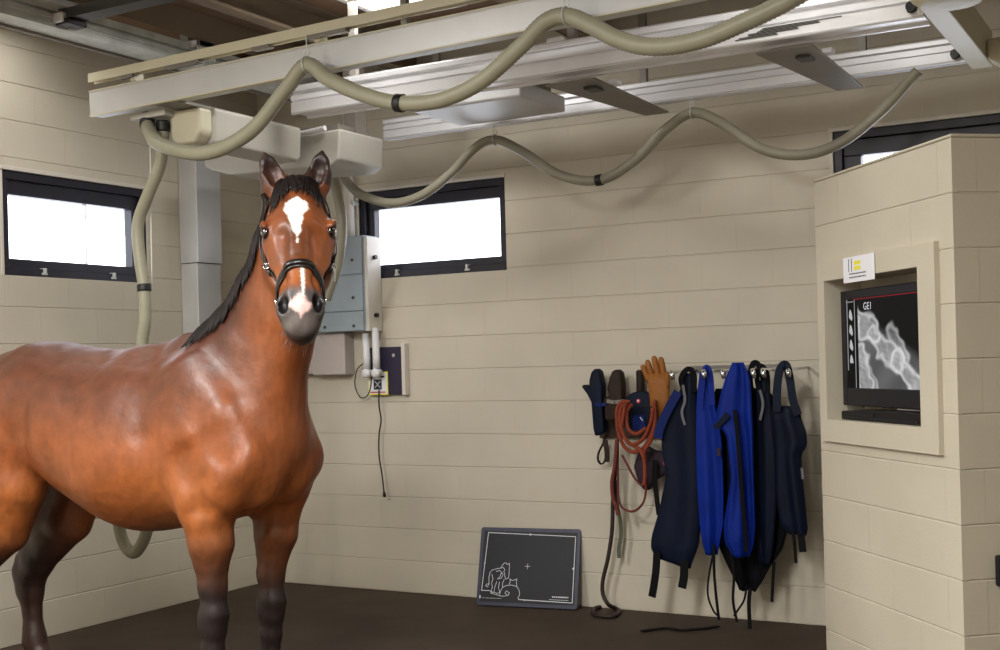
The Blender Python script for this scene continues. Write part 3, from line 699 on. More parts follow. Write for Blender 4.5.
def cloth(rows, th, folds, amp, seed, n=56, m=46, bottom=None):
    """hanging cloth body; rows (z, x left, x right, y) ; folds per width"""
    zz, (xl, xr, yc) = interp_rows(rows, m); rg = random.Random(seed); ph = [rg.uniform(0, 6.28) for _ in range(4)]
    ker = np.array([0, 1, 2, 1, 0])/4
    def sm(a): return np.convolve(np.pad(a, 2, mode='edge'), ker, 'valid')
    xl, xr, yc = sm(xl), sm(xr), sm(yc)
    mb = MB(); rings = []
    for i, z in enumerate(zz):
        f = i/(m-1); ring = []; a0 = amp*(1.15-.6*f)      # folds open towards the hem
        e = min(1, .25+min(f, 1-f)*9)
        for k in range(n):
            a = 2*math.pi*k/n; c, s = math.cos(a), math.sin(a)
            cu = c; su = math.copysign(abs(s)**.5, s)
            u = (cu+1)/2; x = xl[i]+(xr[i]-xl[i])*u
            w_ = math.sin(u*folds*6.28+ph[0]+1.1*math.sin(3*f+ph[1]))+.45*math.sin(u*folds*13.1+ph[2]+2*f)
            zz_ = z+(bottom(u)*(1-f)**3 if bottom else 0)
            ring.append((x, yc[i]+su*th*.5*e+a0*w_, zz_))
        rings.append(ring)
    loft(mb, rings); return mb

def ribbon(pts, wd, th=.003, side=(1, 0, 0), per=8):
    P = spline(pts, per); mb = MB(); s0 = Vector(side).normalized(); rings = []
    for i, p in enumerate(P):
        t = (P[min(i+1, len(P)-1)]-P[max(i-1, 0)]).normalized(); s = s0-t*s0.dot(t)
        if s.length < 1e-4: s = t.orthogonal()
        s.normalize(); nn_ = t.cross(s)
        rings.append([p+s*wd/2+nn_*th, p-s*wd/2+nn_*th, p-s*wd/2-nn_*th, p+s*wd/2-nn_*th])
    loft(mb, rings); return mb

# ---- apron rack
ar = tag(empty('apron_rack', (3.02, 0, 1.385)), 'grey metal apron rack bar with chrome arms on the back wall', 'rack')
MB().box((.08, -.018, -.012), (.64, -.003, .022)).build('wall_bar', M['plate'], ar, bevel=.003)
ARMS = [(v[0], -.40) for v in [(3.134,-0.400,1.338),(3.314,-0.400,1.345),(3.419,-0.400,1.344),(3.581,-0.400,1.351),(3.634,-0.400,1.340),(3.765,-0.400,1.348)]]
for x, yd in ARMS:
    b = MB(); lx = x-3.02
    b.tube([(lx, -.012, .0), (lx, yd*.7, -.004), (lx, yd+.01, -.006), (lx+.008, yd-.006, -.016), (lx+.012, yd-.006, -.045)], [.007, .008, .013, .015, .010], n=10); b.build('arm', M['chrome'], ar, smooth=True)
for x in (.10, .62): 
    b = MB(); b.tube([(x, -.018, .006), (x, -.026, .006)], .008, n=8); b.build('bolt', M['chrome'], ar)

def garment(label, rows, mt, th=.05, folds=1.3, amp=.012, seed=1, straps=(), name='lead_apron', bottom=None, extra=None):
    z0 = min(r[0] for r in rows); cx = sum(r[1]+r[2] for r in rows)/(2*len(rows)); cy = sum(r[3] for r in rows)/len(rows)
    t = tag(empty(name, (cx, cy, z0)), label, 'apron', 'lead aprons on the rack'); o = (cx, cy, z0)
    R_ = [(r[0]-z0, r[1]-cx, r[2]-cx, r[3]-cy) for r in rows]
    cloth(R_, th, folds, amp, seed, bottom=bottom).build('body', mt, t, smooth=True)
    for nm, pts, wd, m_ in straps:
        ribbon(rel(pts, o), wd).build(nm, m_, t, smooth=False)
    return t, o
def rows_px(y, L):      # (z, xl, xr, y) from matched left and right points
    return [((a[2]+b_[2])/2, a[0], b_[0], y) for a, b_ in L]
def zipy(P, y): return [((P[i][2]+P[i+1][2])/2, P[i][0], P[i+1][0], y) for i in range(0, len(P), 2)]

# navy apron at the end by the gloves
A = zipy([(3.175,-0.300,1.367),(3.227,-0.300,1.377),(3.144,-0.300,1.281),(3.241,-0.300,1.280),(3.058,-0.300,1.103),(3.242,-0.300,1.103),(3.026,-0.300,0.994),(3.250,-0.300,0.995),(3.050,-0.300,0.803),(3.251,-0.300,0.808),(2.997,-0.300,0.589),(3.245,-0.300,0.598),(2.952,-0.300,0.456),(3.230,-0.300,0.469),(2.943,-0.300,0.373),(3.193,-0.300,0.386),(2.972,-0.300,0.331),(3.175,-0.300,0.342)], -.30)
garment('dark navy lead apron hanging next to the tan leather glove', A, M['vnavy'], .04, .8, .012, 3, bottom=lambda u: .03-.05*u,
  straps=[('neck_strap', [(3.181,-0.335,1.271),(3.166,-0.335,1.346),(3.207,-0.335,1.394),(3.240,-0.335,1.361),(3.237,-0.335,1.270)], .028, M['vblack']),
          ('waist_strap', [(2.996,-0.325,0.401),(2.987,-0.325,0.303),(2.973,-0.325,0.220),(2.959,-0.325,0.154)], .042, M['strap']), ('waist_strap', [(3.151,-0.325,0.366),(3.149,-0.325,0.285),(3.135,-0.325,0.214)], .046, M['strap']),
          ('lining_edge', [(3.180,-0.345,1.309),(3.189,-0.345,1.228),(3.170,-0.345,1.164),(3.185,-0.345,1.094)], .014, M['sleeve']),
          ('shoulder_flap', [(3.148,-0.340,1.272),(3.088,-0.340,1.175),(3.039,-0.340,1.078),(3.026,-0.340,1.023)], .05, M['vblue2'])])
# bright blue narrow apron
A = zipy([(3.272,-0.330,1.376),(3.317,-0.330,1.376),(3.258,-0.330,1.270),(3.342,-0.330,1.269),(3.249,-0.330,1.147),(3.366,-0.330,1.147),(3.247,-0.330,1.094),(3.381,-0.330,1.094),(3.243,-0.330,0.960),(3.389,-0.330,0.962),(3.243,-0.330,0.746),(3.388,-0.330,0.750),(3.249,-0.330,0.559),(3.378,-0.330,0.565),(3.263,-0.330,0.453),(3.352,-0.330,0.457),(3.278,-0.330,0.401),(3.340,-0.330,0.404)], -.33)
garment('bright blue lead apron with a single shoulder strap, folded narrow', A, M['vblue'], .035, .9, .014, 5,
  straps=[('shoulder_strap', [(3.274,-0.350,1.175),(3.289,-0.350,1.307),(3.314,-0.350,1.397),(3.335,-0.350,1.354),(3.342,-0.350,1.201)], .034, M['vblue']), ('tie', [(3.328,-0.340,0.458),(3.325,-0.340,0.325),(3.332,-0.340,0.193),(3.345,-0.340,0.061)], .014, M['strap']),
          ('tie', [(3.326,-0.335,0.430),(3.294,-0.335,0.296),(3.285,-0.335,0.189),(3.311,-0.335,0.111),(3.338,-0.335,0.081)], .009, M['strap']), ('patch', [(3.381,-0.370,0.975),(3.380,-0.370,0.933)], .02, M['purple'])])
# wide royal blue gown with sleeve
A = zipy([(3.472,-0.390,1.426),(3.531,-0.390,1.419),(3.437,-0.390,1.353),(3.567,-0.390,1.361),(3.402,-0.390,1.260),(3.575,-0.390,1.258),(3.371,-0.390,1.134),(3.577,-0.390,1.134),(3.381,-0.390,1.092),(3.581,-0.390,1.092),(3.429,-0.390,1.050),(3.580,-0.390,1.051),(3.444,-0.390,0.820),(3.579,-0.390,0.823),(3.394,-0.390,0.573),(3.578,-0.390,0.580),(3.396,-0.390,0.468),(3.564,-0.390,0.476),(3.444,-0.390,0.408),(3.535,-0.390,0.412)], -.39)
garment('royal blue lead gown with a short sleeve and a black trim down its front', A, M['vblue'], .045, 1.25, .02, 8,
  straps=[('black_trim', [(3.500,-0.445,1.178),(3.512,-0.445,1.023),(3.522,-0.445,0.817),(3.533,-0.445,0.611),(3.539,-0.445,0.447)], .022, M['vblack']), ('sleeve_edge', [(3.389,-0.445,1.085),(3.423,-0.445,1.116),(3.462,-0.445,1.157)], .03, M['vnavy']), ('tie', [(3.424,-0.360,0.465),(3.441,-0.360,0.309),(3.432,-0.360,0.177),(3.451,-0.360,0.063)], .013, M['strap'])])
# black apron
A = zipy([(3.324,-0.170,1.286),(3.591,-0.170,1.282),(3.288,-0.170,1.221),(3.654,-0.170,1.218),(3.271,-0.170,1.003),(3.681,-0.170,1.006),(3.264,-0.170,0.785),(3.697,-0.170,0.795),(3.287,-0.170,0.568),(3.707,-0.170,0.584),(3.306,-0.170,0.433),(3.671,-0.170,0.451),(3.354,-0.170,0.327),(3.592,-0.170,0.340),(3.397,-0.170,0.248),(3.552,-0.170,0.258),(3.418,-0.170,0.207),(3.512,-0.170,0.202)], -.22)
garment('black lead apron with long loose ties, hanging behind the blue gown', A, M['vblack'], .05, 1.5, .016, 12,
  straps=[('shoulder_strap', [(3.535,-0.270,1.249),(3.527,-0.270,1.339),(3.545,-0.270,1.412),(3.577,-0.270,1.401),(3.612,-0.270,1.285)], .03, M['vblack']), ('tie', [(3.490,-0.300,0.249),(3.472,-0.300,0.169),(3.437,-0.300,0.114),(3.414,-0.300,0.080)], .010, M['strap']),
          ('tie', [(3.506,-0.300,0.234),(3.498,-0.300,0.144),(3.500,-0.300,0.018)], .020, M['strap']), ('tie', [(3.630,-0.270,0.374),(3.622,-0.270,0.279),(3.613,-0.270,0.163)], .016, M['strap'])])
# thin dark one with silver buckle
A = zipy([(3.574,-0.300,1.328),(3.633,-0.300,1.327),(3.570,-0.300,1.171),(3.650,-0.300,1.171),(3.559,-0.300,0.961),(3.666,-0.300,0.962),(3.546,-0.300,0.699),(3.664,-0.300,0.702),(3.546,-0.300,0.489),(3.642,-0.300,0.493),(3.564,-0.300,0.359),(3.617,-0.300,0.362)], -.30)
garment('narrow dark navy lead apron squeezed between the black and the navy aprons', A, M['vnavy'], .04, .8, .010, 15,
  straps=[('shoulder_strap', [(3.593,-0.330,1.276),(3.585,-0.330,1.349),(3.607,-0.330,1.401),(3.638,-0.330,1.359),(3.641,-0.330,1.265)], .026, M['vblack']), ('lining_edge', [(3.605,-0.350,1.277),(3.619,-0.350,1.204),(3.601,-0.350,1.121)], .013, M['sleeve'])])
# navy V-neck by the booth
A = zipy([(3.664,-0.340,1.203),(3.805,-0.340,1.182),(3.667,-0.340,1.121),(3.813,-0.340,1.120),(3.670,-0.340,1.059),(3.837,-0.340,1.059),(3.674,-0.340,0.991),(3.841,-0.340,0.993),(3.678,-0.340,0.940),(3.808,-0.340,0.941),(3.674,-0.340,0.810),(3.815,-0.340,0.814),(3.680,-0.340,0.656),(3.827,-0.340,0.661),(3.699,-0.340,0.553),(3.834,-0.340,0.559),(3.740,-0.340,0.534),(3.823,-0.340,0.528)], -.34)
garment('navy lead vest with a v-shaped neck and hanging side ties, next to the monitor wall', A, M['vnavy'], .04, .9, .013, 18,
  straps=[('shoulder_strap', [(3.700,-0.375,1.164),(3.703,-0.375,1.276),(3.721,-0.375,1.379),(3.753,-0.375,1.404),(3.772,-0.375,1.327),(3.785,-0.375,1.224),(3.809,-0.375,1.148)], .042, M['vnavy']), ('back_loop', [(3.720,-0.300,1.398),(3.751,-0.300,1.356),(3.769,-0.300,1.273),(3.767,-0.300,1.196)], .016, M['strap']),
          ('tie', [(3.759,-0.350,0.557),(3.767,-0.350,0.465),(3.770,-0.350,0.388)], .016, M['strap']), ('side_strap', [(3.799,-0.360,0.560),(3.807,-0.360,0.499),(3.811,-0.360,0.448)], .036, M['strap']), ('side_tag', [(3.822,-0.375,0.878),(3.826,-0.375,0.822)], .014, M['sleeve'])])

# ---- board with gloves
gb = tag(empty('glove_board', (2.53, 0, 1.0)), 'dark wooden board on the wall carrying the gloves and ropes', 'board')
b = MB(); b.box((0, -.03, .0), (.46, -.003, .22)); b.build('board', M['wood'], gb, bevel=.004)
PEG = [(2.575, 1.15), (2.70, 1.15), (2.80, 1.15), (2.93, 1.13)]
for x, z in PEG:
    b = MB(); b.tube([(x-2.53, -.02, z-1.0), (x-2.53, -.060, z-1.0), (x-2.53, -.066, z-.97)], .007, n=8); b.build('peg', M['galv'], gb)
def flat_thing(name, label, cat, outline, y, th, mt, group=None, bev=.012):
    """a soft flat thing with a traced outline, real thickness and rounded edges"""
    ox = sum(p[0] for p in outline)/len(outline); oz = min(p[2] for p in outline)
    t = tag(empty(name, (ox, y, oz)), label, cat, group)
    b = MB(); b.prism([(p[0]-ox, p[2]-oz) for p in outline], th, 0, Matrix(((1,0,0,0),(0,0,1,-th/2),(0,1,0,0),(0,0,0,1))))
    o = b.build('shell', mt, t, bevel=bev, bseg=3); smooth_by_angle(o, .9); return t, (ox, y, oz)
g, o = flat_thing('mitten', 'navy blue mitten with pointed thumb, standing upright on the board', 'mitten', [(2.531,-0.110,1.341),(2.545,-0.110,1.387),(2.571,-0.110,1.409),(2.596,-0.110,1.391),(2.612,-0.110,1.310),(2.609,-0.110,1.213),(2.617,-0.110,1.040),(2.559,-0.110,1.017),(2.548,-0.110,1.063),(2.540,-0.110,1.213),(2.515,-0.110,1.260),(2.478,-0.110,1.307),(2.498,-0.110,1.318),(2.529,-0.110,1.294)], -.12, .07, M['vnavy'], 'gloves on the board')
ribbon(rel([(2.569,-0.160,1.204),(2.601,-0.160,1.198),(2.638,-0.160,1.203)], o), .02).build('cuff_seam', M['vblue2'], g)
g, o = flat_thing('mitten', 'dark brown leather mitten between the navy mitten and the rope coil', 'mitten', [(2.643,-0.110,1.293),(2.657,-0.110,1.350),(2.677,-0.110,1.390),(2.703,-0.110,1.401),(2.727,-0.110,1.383),(2.737,-0.110,1.314),(2.734,-0.110,1.200),(2.725,-0.110,1.109),(2.625,-0.110,1.109),(2.622,-0.110,1.201),(2.616,-0.110,1.236),(2.654,-0.110,1.247)], -.12, .07, M['brown'], 'gloves on the board')
ribbon(rel([(2.645,-0.160,1.220),(2.689,-0.160,1.214),(2.751,-0.160,1.219)], o), .02).build('cuff_seam', M['plate'], g)
t = tag(empty('wooden_handle', (2.81, -.065, 1.20)), 'short dark brown round handle sticking up behind the navy pouch', 'handle')
b = MB(); b.tube([(0, 0, 0), (.003, 0, .10), (.003, 0, .18), (.003, 0, .192)], [.024, .024, .024, .018], n=14); b.build('grip', M['brown'], t, smooth=True)
b = MB(); b.tube([(0, 0, .03), (0, 0, .036)], .027, n=14); b.build('ferrule', M['galv'], t)
g, o = flat_thing('pouch', 'navy pouch with a small round emblem, hanging below the brown handle', 'pouch', [(2.746,-0.120,1.235),(2.796,-0.120,1.268),(2.863,-0.120,1.273),(2.905,-0.120,1.256),(2.915,-0.120,1.166),(2.888,-0.120,1.087),(2.863,-0.120,1.053),(2.777,-0.120,1.053),(2.755,-0.120,1.121)], -.12, .05, M['vnavy'], None)
b = MB(); b.prism([(-.045, -.0), (.045, -.0), (.035, .085), (-.035, .085)], .012, 0, Matrix(((1,0,0,.0),(0,0,1,-.036),(0,1,0,.0),(0,0,0,1)))); b.build('flap', M['vblue2'], g, bevel=.004)
b = MB(); b.tube([(0, -.025, .165), (0, -.031, .165)], .012, n=14); em = b.build('emblem', M['red'], g); 
b = MB(); b.tube([(0, -.031, .167), (0, -.033, .167)], .006, n=10); b.build('emblem_mark', M['line'], em)
ribbon([( .012, -.040, .075), (.028, -.040, .055)], .004).build('zip_mark', M['line'], g)
# tan glove: palm with five separate fingers
t = tag(empty('leather_glove', (2.93, -.20, 1.12)), 'tan leather work glove standing fingers up beside the lead aprons', 'glove', 'gloves on the board')
GP = [(2.929,-0.200,1.125),(3.030,-0.200,1.136),(2.926,-0.200,1.225),(3.045,-0.200,1.235),(2.916,-0.200,1.309),(3.042,-0.200,1.318),(2.912,-0.200,1.364),(3.037,-0.200,1.373)]
rings = []
for i in range(0, 8, 2):
    a_, c_ = Vector(GP[i]), Vector(GP[i+1]); mid = (a_+c_)/2; hw = (c_.x-a_.x)/2; rings.append([(mid.x-2.93+math.cos(q)*hw, math.copysign(abs(math.sin(q))**.7, math.sin(q))*.024, mid.z-1.12) for q in np.linspace(0, 2*math.pi, 20, endpoint=False)])
b = MB(); loft(b, rings); b.build('palm', M['tan'], t, smooth=True)
for bs_, tp, rd in (((648,378),(643,365),.017), ((652,376),(648,360),.017), ((658,375),(654.5,356),.018), ((664,375),(661.5,357),.0175), ((667.5,382),(667,371),.016)):
    w0, w1 = [Vector(v) for v in ({(648,378): [(2.918,-0.200,1.348),(2.890,-0.200,1.421)], (652,376): [(2.942,-0.200,1.358),(2.920,-0.200,1.448)], (658,375): [(2.978,-0.200,1.363),(2.960,-0.200,1.469)], (664,375): [(3.013,-0.200,1.362),(3.001,-0.200,1.462)], (667.5,382): [(3.030,-0.200,1.312),(3.037,-0.200,1.379)]}[bs_])]
    w0 -= Vector((2.93, -.20, 1.12)); w1 -= Vector((2.93, -.20, 1.12)); d = w1-w0
    b = MB(); b.tube([w0-d*.3, w0, w0+d*.5+Vector((0, -.006, 0)), w0+d*.88+Vector((0, -.012, 0)), w1+Vector((0, -.014, 0))], [rd, rd*1.03, rd, rd*.9, rd*.45], n=12); b.build('finger', M['tan'], t, smooth=True)
ribbon([(-.055, -.026, .07), (0, -.028, .068), (.05, -.026, .072)], .006).build('cuff_seam', M['brown'], t)

# ---- ropes and straps
def rope(name, label, paths, r, mt, group='ropes on the board', cat='rope', flat=None):
    P0_ = Vector(paths[0][0]); t = tag(empty(name, P0_), label, cat, group)
    for p in paths:
        b = MB(); b.tube(rel(spline(p, 10), P0_), r, n=8); b.build('strand', mt, t, smooth=True)
    return t
rope('rope', 'coiled orange rope hung on the board in front of the navy pouch', [
  [(2.827,-0.250,1.217),(2.778,-0.250,1.217),(2.747,-0.250,1.173),(2.749,-0.250,1.061),(2.783,-0.250,0.971),(2.837,-0.250,0.939),(2.898,-0.250,0.961),(2.954,-0.250,1.050),(2.968,-0.250,1.144),(2.977,-0.250,1.227)],
  [(2.820,-0.262,1.206),(2.777,-0.262,1.184),(2.768,-0.262,1.089),(2.802,-0.262,1.006),(2.849,-0.262,0.973),(2.885,-0.262,0.951),(2.907,-0.262,0.896),(2.910,-0.262,0.813),(2.903,-0.262,0.758)],
  [(2.811,-0.268,1.218),(2.797,-0.268,1.162),(2.782,-0.268,1.062),(2.828,-0.268,0.984),(2.901,-0.268,1.007),(2.951,-0.268,1.095),(2.971,-0.268,1.183)],
  [(2.836,-0.245,1.205),(2.805,-0.245,1.161),(2.808,-0.245,1.072),(2.856,-0.245,1.038),(2.917,-0.245,1.072)],
  [(2.973,-0.255,1.216),(2.976,-0.255,1.117),(2.949,-0.255,1.006),(2.905,-0.255,0.940),(2.910,-0.255,0.884)]], .011, M['rope'])
rope('rope', 'thin red rope hanging in a long loop below the orange coil', [
  [(2.709,-0.160,1.066),(2.705,-0.160,0.942),(2.700,-0.160,0.771),(2.703,-0.160,0.658),(2.733,-0.160,0.608),(2.794,-0.160,0.598),(2.850,-0.160,0.645),(2.870,-0.160,0.719),(2.866,-0.160,0.786),(2.863,-0.160,0.887)], [(2.725,-0.150,0.913),(2.760,-0.150,0.851),(2.795,-0.150,0.789),(2.837,-0.150,0.745),(2.867,-0.150,0.752)]], .007, M['ropered'])
rope('rope', 'faded red flat rope strap hanging on the board beside the thin red rope', [[(2.710,-0.180,1.000),(2.693,-0.180,0.858),(2.672,-0.180,0.761),(2.676,-0.180,0.670),(2.693,-0.180,0.626),(2.704,-0.180,0.575)]], .012, M['ropered'])
t = tag(empty('leather_strap', (2.58, -.06, .87)), 'brown leather strap with a hanging loop under the navy mitten', 'strap', 'ropes on the board')
ribbon(rel([(2.587,-0.060,1.026),(2.573,-0.060,0.979),(2.539,-0.060,0.921),(2.532,-0.060,0.874),(2.556,-0.060,0.851),(2.583,-0.060,0.887),(2.585,-0.060,0.956),(2.574,-0.060,1.002)], (2.58, -.06, .87)), .02, side=(0, 1, 0)).build('loop', M['brown'], t)
ribbon(rel([(2.584,-0.070,0.991),(2.595,-0.070,0.922),(2.593,-0.070,0.864)], (2.58, -.06, .87)), .03).build('tongue', M['brown'], t)
g, o = flat_thing('nylon_bag', 'dark purple nylon bag hanging between the red rope and the navy apron', 'bag', [(2.787,-0.100,0.847),(2.814,-0.100,0.927),(2.864,-0.100,0.962),(2.912,-0.100,0.939),(2.972,-0.100,0.929),(2.994,-0.100,0.851),(2.981,-0.100,0.806),(2.907,-0.100,0.770),(2.875,-0.100,0.713),(2.839,-0.100,0.718),(2.810,-0.100,0.768)], -.11, .06, M['purple'])
ribbon(rel([(2.983,-0.160,0.878),(3.000,-0.160,0.834),(3.011,-0.160,0.801)], o), .012).build('red_tag', M['red'], g)
t = tag(empty('black_strap', (2.9, -.2, .75)), 'narrow black strap hanging beside the navy lead apron', 'strap'); ribbon(rel([(2.946,-0.200,0.892),(2.943,-0.200,0.781),(2.952,-0.200,0.670),(2.961,-0.200,0.587)], (2.9, -.2, .75)), .028).build('webbing', M['strap'], t)
t = tag(empty('green_strap', (2.68, -.09, .5)), 'grey green webbing strap hanging below the red rope', 'strap'); ribbon(rel([(2.650,-0.090,0.763),(2.658,-0.090,0.620),(2.675,-0.090,0.534),(2.678,-0.090,0.449),(2.664,-0.090,0.373),(2.662,-0.090,0.316)], (2.68, -.09, .5)), .022).build('webbing', M['strapgreen'], t)
P = [(2.678,-0.110,0.995),(2.661,-0.110,0.823),(2.643,-0.110,0.650),(2.632,-0.110,0.478),(2.602,-0.110,0.316),(2.566,-0.110,0.187),(2.564,-0.110,0.106),(2.594,-0.110,0.050)]; Q = [(2.600,-0.029,0.013),(2.658,-0.100,0.013),(2.689,-0.239,0.013),(2.632,-0.262,0.013),(2.561,-0.231,0.013),(2.500,-0.101,0.013),(2.507,-0.034,0.013)]
rope('lead_rope', 'dark brown lead rope hanging down the wall to a curl on the floor', [P+Q], .0125, M['leash'])
P = [(2.978,-0.518,0.008),(3.023,-0.445,0.008),(3.077,-0.396,0.008),(3.154,-0.418,0.008),(3.218,-0.365,0.008),(3.263,-0.319,0.008),(3.305,-0.248,0.008)]
t = tag(empty('floor_strap', P[0]), 'black strap lying loose on the floor below the aprons', 'strap'); ribbon(rel(P, P[0]), .030, .003, side=(0, 1, 0)).build('webbing', M['strap'], t)

# ---- tree outside the back window
tr = tag(empty('tree', (.95, 3.1, 0)), 'pale leafy tree seen through the back window', 'tree')
b = MB(); b.tube([(0, 0, -.3), (.05, 0, 1.5), (.0, 0, 3), (.1, 0, 4.2)], [.10, .08, .06, .02], n=8); b.build('trunk', M['bark'], tr, smooth=True)
rg = random.Random(21); b = MB()
for i in range(420):
    c = Vector((rg.gauss(.05, .20), rg.gauss(0, .3), rg.uniform(2.4, 4.3))); e = Matrix.Rotation(rg.uniform(0, 6.28), 3, 'Z') @ Matrix.Rotation(rg.uniform(-1, 1), 3, 'X'); s = rg.uniform(.03, .06)
    b.add([c+e @ Vector(q)*s for q in ((-1, 0, 0), (0, -.4, .1), (1, 0, 0), (0, .4, .1))], [(0, 1, 2, 3)])
b.build('leaves', M['leaf'], tr)['kind'] = 'stuff'

# ================================================================== HORSE
HT = math.radians(32)              # body turned out of the picture plane
def horse():
    VX = .0085
    lo = np.array([-1.80, -.62, -.01]); hi = np.array([.86, .50, 2.42])
    n = np.ceil((hi-lo)/VX).astype(int)+1
    ax = [lo[i]+VX*np.arange(n[i]) for i in range(3)]
    F = np.full(n, .5, np.float32)
    def sub(c0, c1):
        i0 = np.clip(np.floor((c0-lo)/VX).astype(int), 0, n-1); i1 = np.clip(np.ceil((c1-lo)/VX).astype(int)+1, 1, n)
        sl = tuple(slice(a, b) for a, b in zip(i0, i1))
        g = np.meshgrid(ax[0][sl[0]], ax[1][sl[1]], ax[2][sl[2]], indexing='ij', sparse=True)
        return sl, [a.astype(np.float32) for a in g]
    def smin(a, b, k):
        h = np.maximum(k-np.abs(a-b), 0)/k
        return np.minimum(a, b)-h*h*k*.25
    def ell_d(q, r):
        k0 = np.sqrt(sum((c/x)**2 for c, x in zip(q, r))); k1 = np.sqrt(sum((c/(x*x))**2 for c, x in zip(q, r)))+1e-6
        return k0*(k0-1)/k1
    def chain(P, ra, rb, lat, k=.05, ki=.03, op='add'):
        """tapered chain with elliptic sections: ra along lat, rb across"""
        P = [np.array(p, float) for p in P]; mx = max(max(ra), max(rb)); mg = mx+.08
        c0 = np.min(P, axis=0)-mg; c1 = np.max(P, axis=0)+mg
        sl, g = sub(c0, c1)
        if any(s.stop <= s.start for s in sl): return
        D = None
        for i in range(len(P)-1):
            a, b = P[i], P[i+1]; d = b-a; L = np.linalg.norm(d); d = d/L
            l = np.array(lat[i] if isinstance(lat, list) else lat, float); l = l-d*(l@d); l /= np.linalg.norm(l); mm = np.cross(d, l)
            x = [g[j]-np.float32(a[j]) for j in range(3)]
            t = x[0]*d[0]+x[1]*d[1]+x[2]*d[2]; u = x[0]*l[0]+x[1]*l[1]+x[2]*l[2]; v = x[0]*mm[0]+x[1]*mm[1]+x[2]*mm[2]
            tt = np.clip(t/L, 0, 1); ex = t-tt*L
            A = ra[i]+(ra[i+1]-ra[i])*tt; B = rb[i]+(rb[i+1]-rb[i])*tt; C = np.minimum(A, B)
            k0 = np.sqrt((u/A)**2+(v/B)**2+(ex/C)**2); k1 = np.sqrt((u/(A*A))**2+(v/(B*B))**2+(ex/(C*C))**2)+1e-6
            dd = k0*(k0-1)/k1
            D = dd if D is None else smin(D, dd, ki)
        D = D.astype(np.float32)
        if op == 'add': F[sl] = smin(F[sl], D, k)
        else: F[sl] = -smin(-F[sl], D, k)
    def blob(c, r, k=.05, R=None, op='add'):
        c = np.array(c, float); mg = max(r)+.08; sl, g = sub(c-mg, c+mg)
        x = [g[j]-np.float32(c[j]) for j in range(3)]
        if R is not None: x = [x[0]*R[i][0]+x[1]*R[i][1]+x[2]*R[i][2] for i in range(3)]
        D = ell_d(x, r).astype(np.float32)
        if op == 'add': F[sl] = smin(F[sl], D, k)
        else: F[sl] = -smin(-F[sl], D, k)
    yv = (0, 1, 0); xv = (1, 0, 0)
    def rot(ax_, ang):
        return np.array(Matrix.Rotation(ang, 3, ax_))
    # trunk
    chain([(.15,0,1.19),(.03,0,1.18),(-.18,0,1.175),(-.50,0,1.170),(-.82,0,1.225),(-1.08,0,1.315),(-1.32,0,1.275),(-1.47,0,1.22)],
          [.18,.24,.275,.315,.32,.30,.275,.20], [.21,.30,.345,.35,.305,.255,.27,.22], yv, k=.05, ki=.08)
    chain([(-.06,0,1.50),(-.26,0,1.525),(-.50,0,1.46)], [.06,.055,.07], [.07,.075,.07], yv, k=.12)      # withers
    chain([(-.5,0,1.47),(-.9,0,1.49),(-1.2,0,1.525),(-1.42,0,1.46)], [.06,.09,.12,.06], [.05,.05,.055,.05], yv, k=.10)  # spine, croup
    for s in (-1, 1):
        # shoulder blade, upper arm, chest muscle
        chain([(-.12,s*.15,1.44),(.05,s*.18,1.22),(.16,s*.165,1.09)], [.075,.10,.095], [.12,.155,.12], yv, k=.07)
        chain([(.16,s*.165,1.09),(.07,s*.18,1.01),(-.02,s*.175,.95)], [.095,.10,.10], [.115,.13,.12], yv, k=.06)
        chain([(-.12,s*.19,1.18),(-.06,s*.19,.95)], [.08,.085], [.13,.11], yv, k=.05)                     # triceps
        blob((.19, s*.085, 1.06), (.095,.09,.15), k=.05)
        # foreleg
        fx = .015 if s > 0 else .0; fy = s*.165 if s < 0 else .155
        ux = .055 if s > 0 else -.01
        chain([(ux,s*.175,.97),((fx+ux)/2+.012,fy*1.03,.77),(fx,fy,.60),(fx+.008,fy,.49),(fx,fy,.43),(fx-.008,fy,.35),(fx-.01,fy,.22),(fx-.008,fy,.17),(fx+.035,fy,.10),(fx+.05,fy,.07)],
              [.10,.074,.049,.047,.043,.037,.034,.041,.038,.042], [.13,.092,.057,.055,.050,.045,.042,.050,.042,.048], yv, k=.05, ki=.03)
        chain([(-.01,s*.20,.88),(fx-.015,fy*1.08,.70)], [.045,.028], [.055,.03], yv, k=.06)                  # extensor bulge
        blob((fx-.035,fy,.465), (.020,.026,.035), k=.05)                                                  # accessory carpal
        chain([(fx+.055,fy,.055),(fx+.07,fy,.0)], [.058,.068], [.065,.085], yv, k=.01)                   # hoof
        # hind quarter
        blob((-1.30, s*.17, 1.17), (.26,.155,.30), k=.10, R=rot('Y', -.25))
        chain([(-1.17,s*.19,1.14),(-1.17,s*.19,.99)], [.12,.11], [.15,.115], yv, k=.07)                 # stifle
        chain([(-1.42,s*.15,1.15),(-1.44,s*.16,.90),(-1.42,s*.17,.74)], [.11,.09,.07], [.13,.12,.09], yv, k=.06)
        hx, hy = (-1.585, .17) if s > 0 else (-1.62, -.17)
        chain([(-1.18,s*.185,.97),(-1.28,(s*.18+hy)/2,.78),(hx+.085,hy,.56),(hx+.03,hy,.47),(hx+.03,hy,.40),(hx+.045,hy,.22),(hx+.05,hy,.17),(hx+.095,hy,.10),(hx+.11,hy,.07)],
              [.125,.10,.062,.056,.046,.04,.048,.042,.045], [.155,.13,.085,.076,.064,.05,.058,.046,.05], yv, k=.06, ki=.035)
        chain([(-1.43,(s*.16+hy)/2,.76),(hx-.03,hy,.56),(hx-.04,hy,.51),(hx-.012,hy,.42)], [.04,.024,.03,.028], [.05,.03,.034,.034], yv, k=.05)  # achilles, point of hock
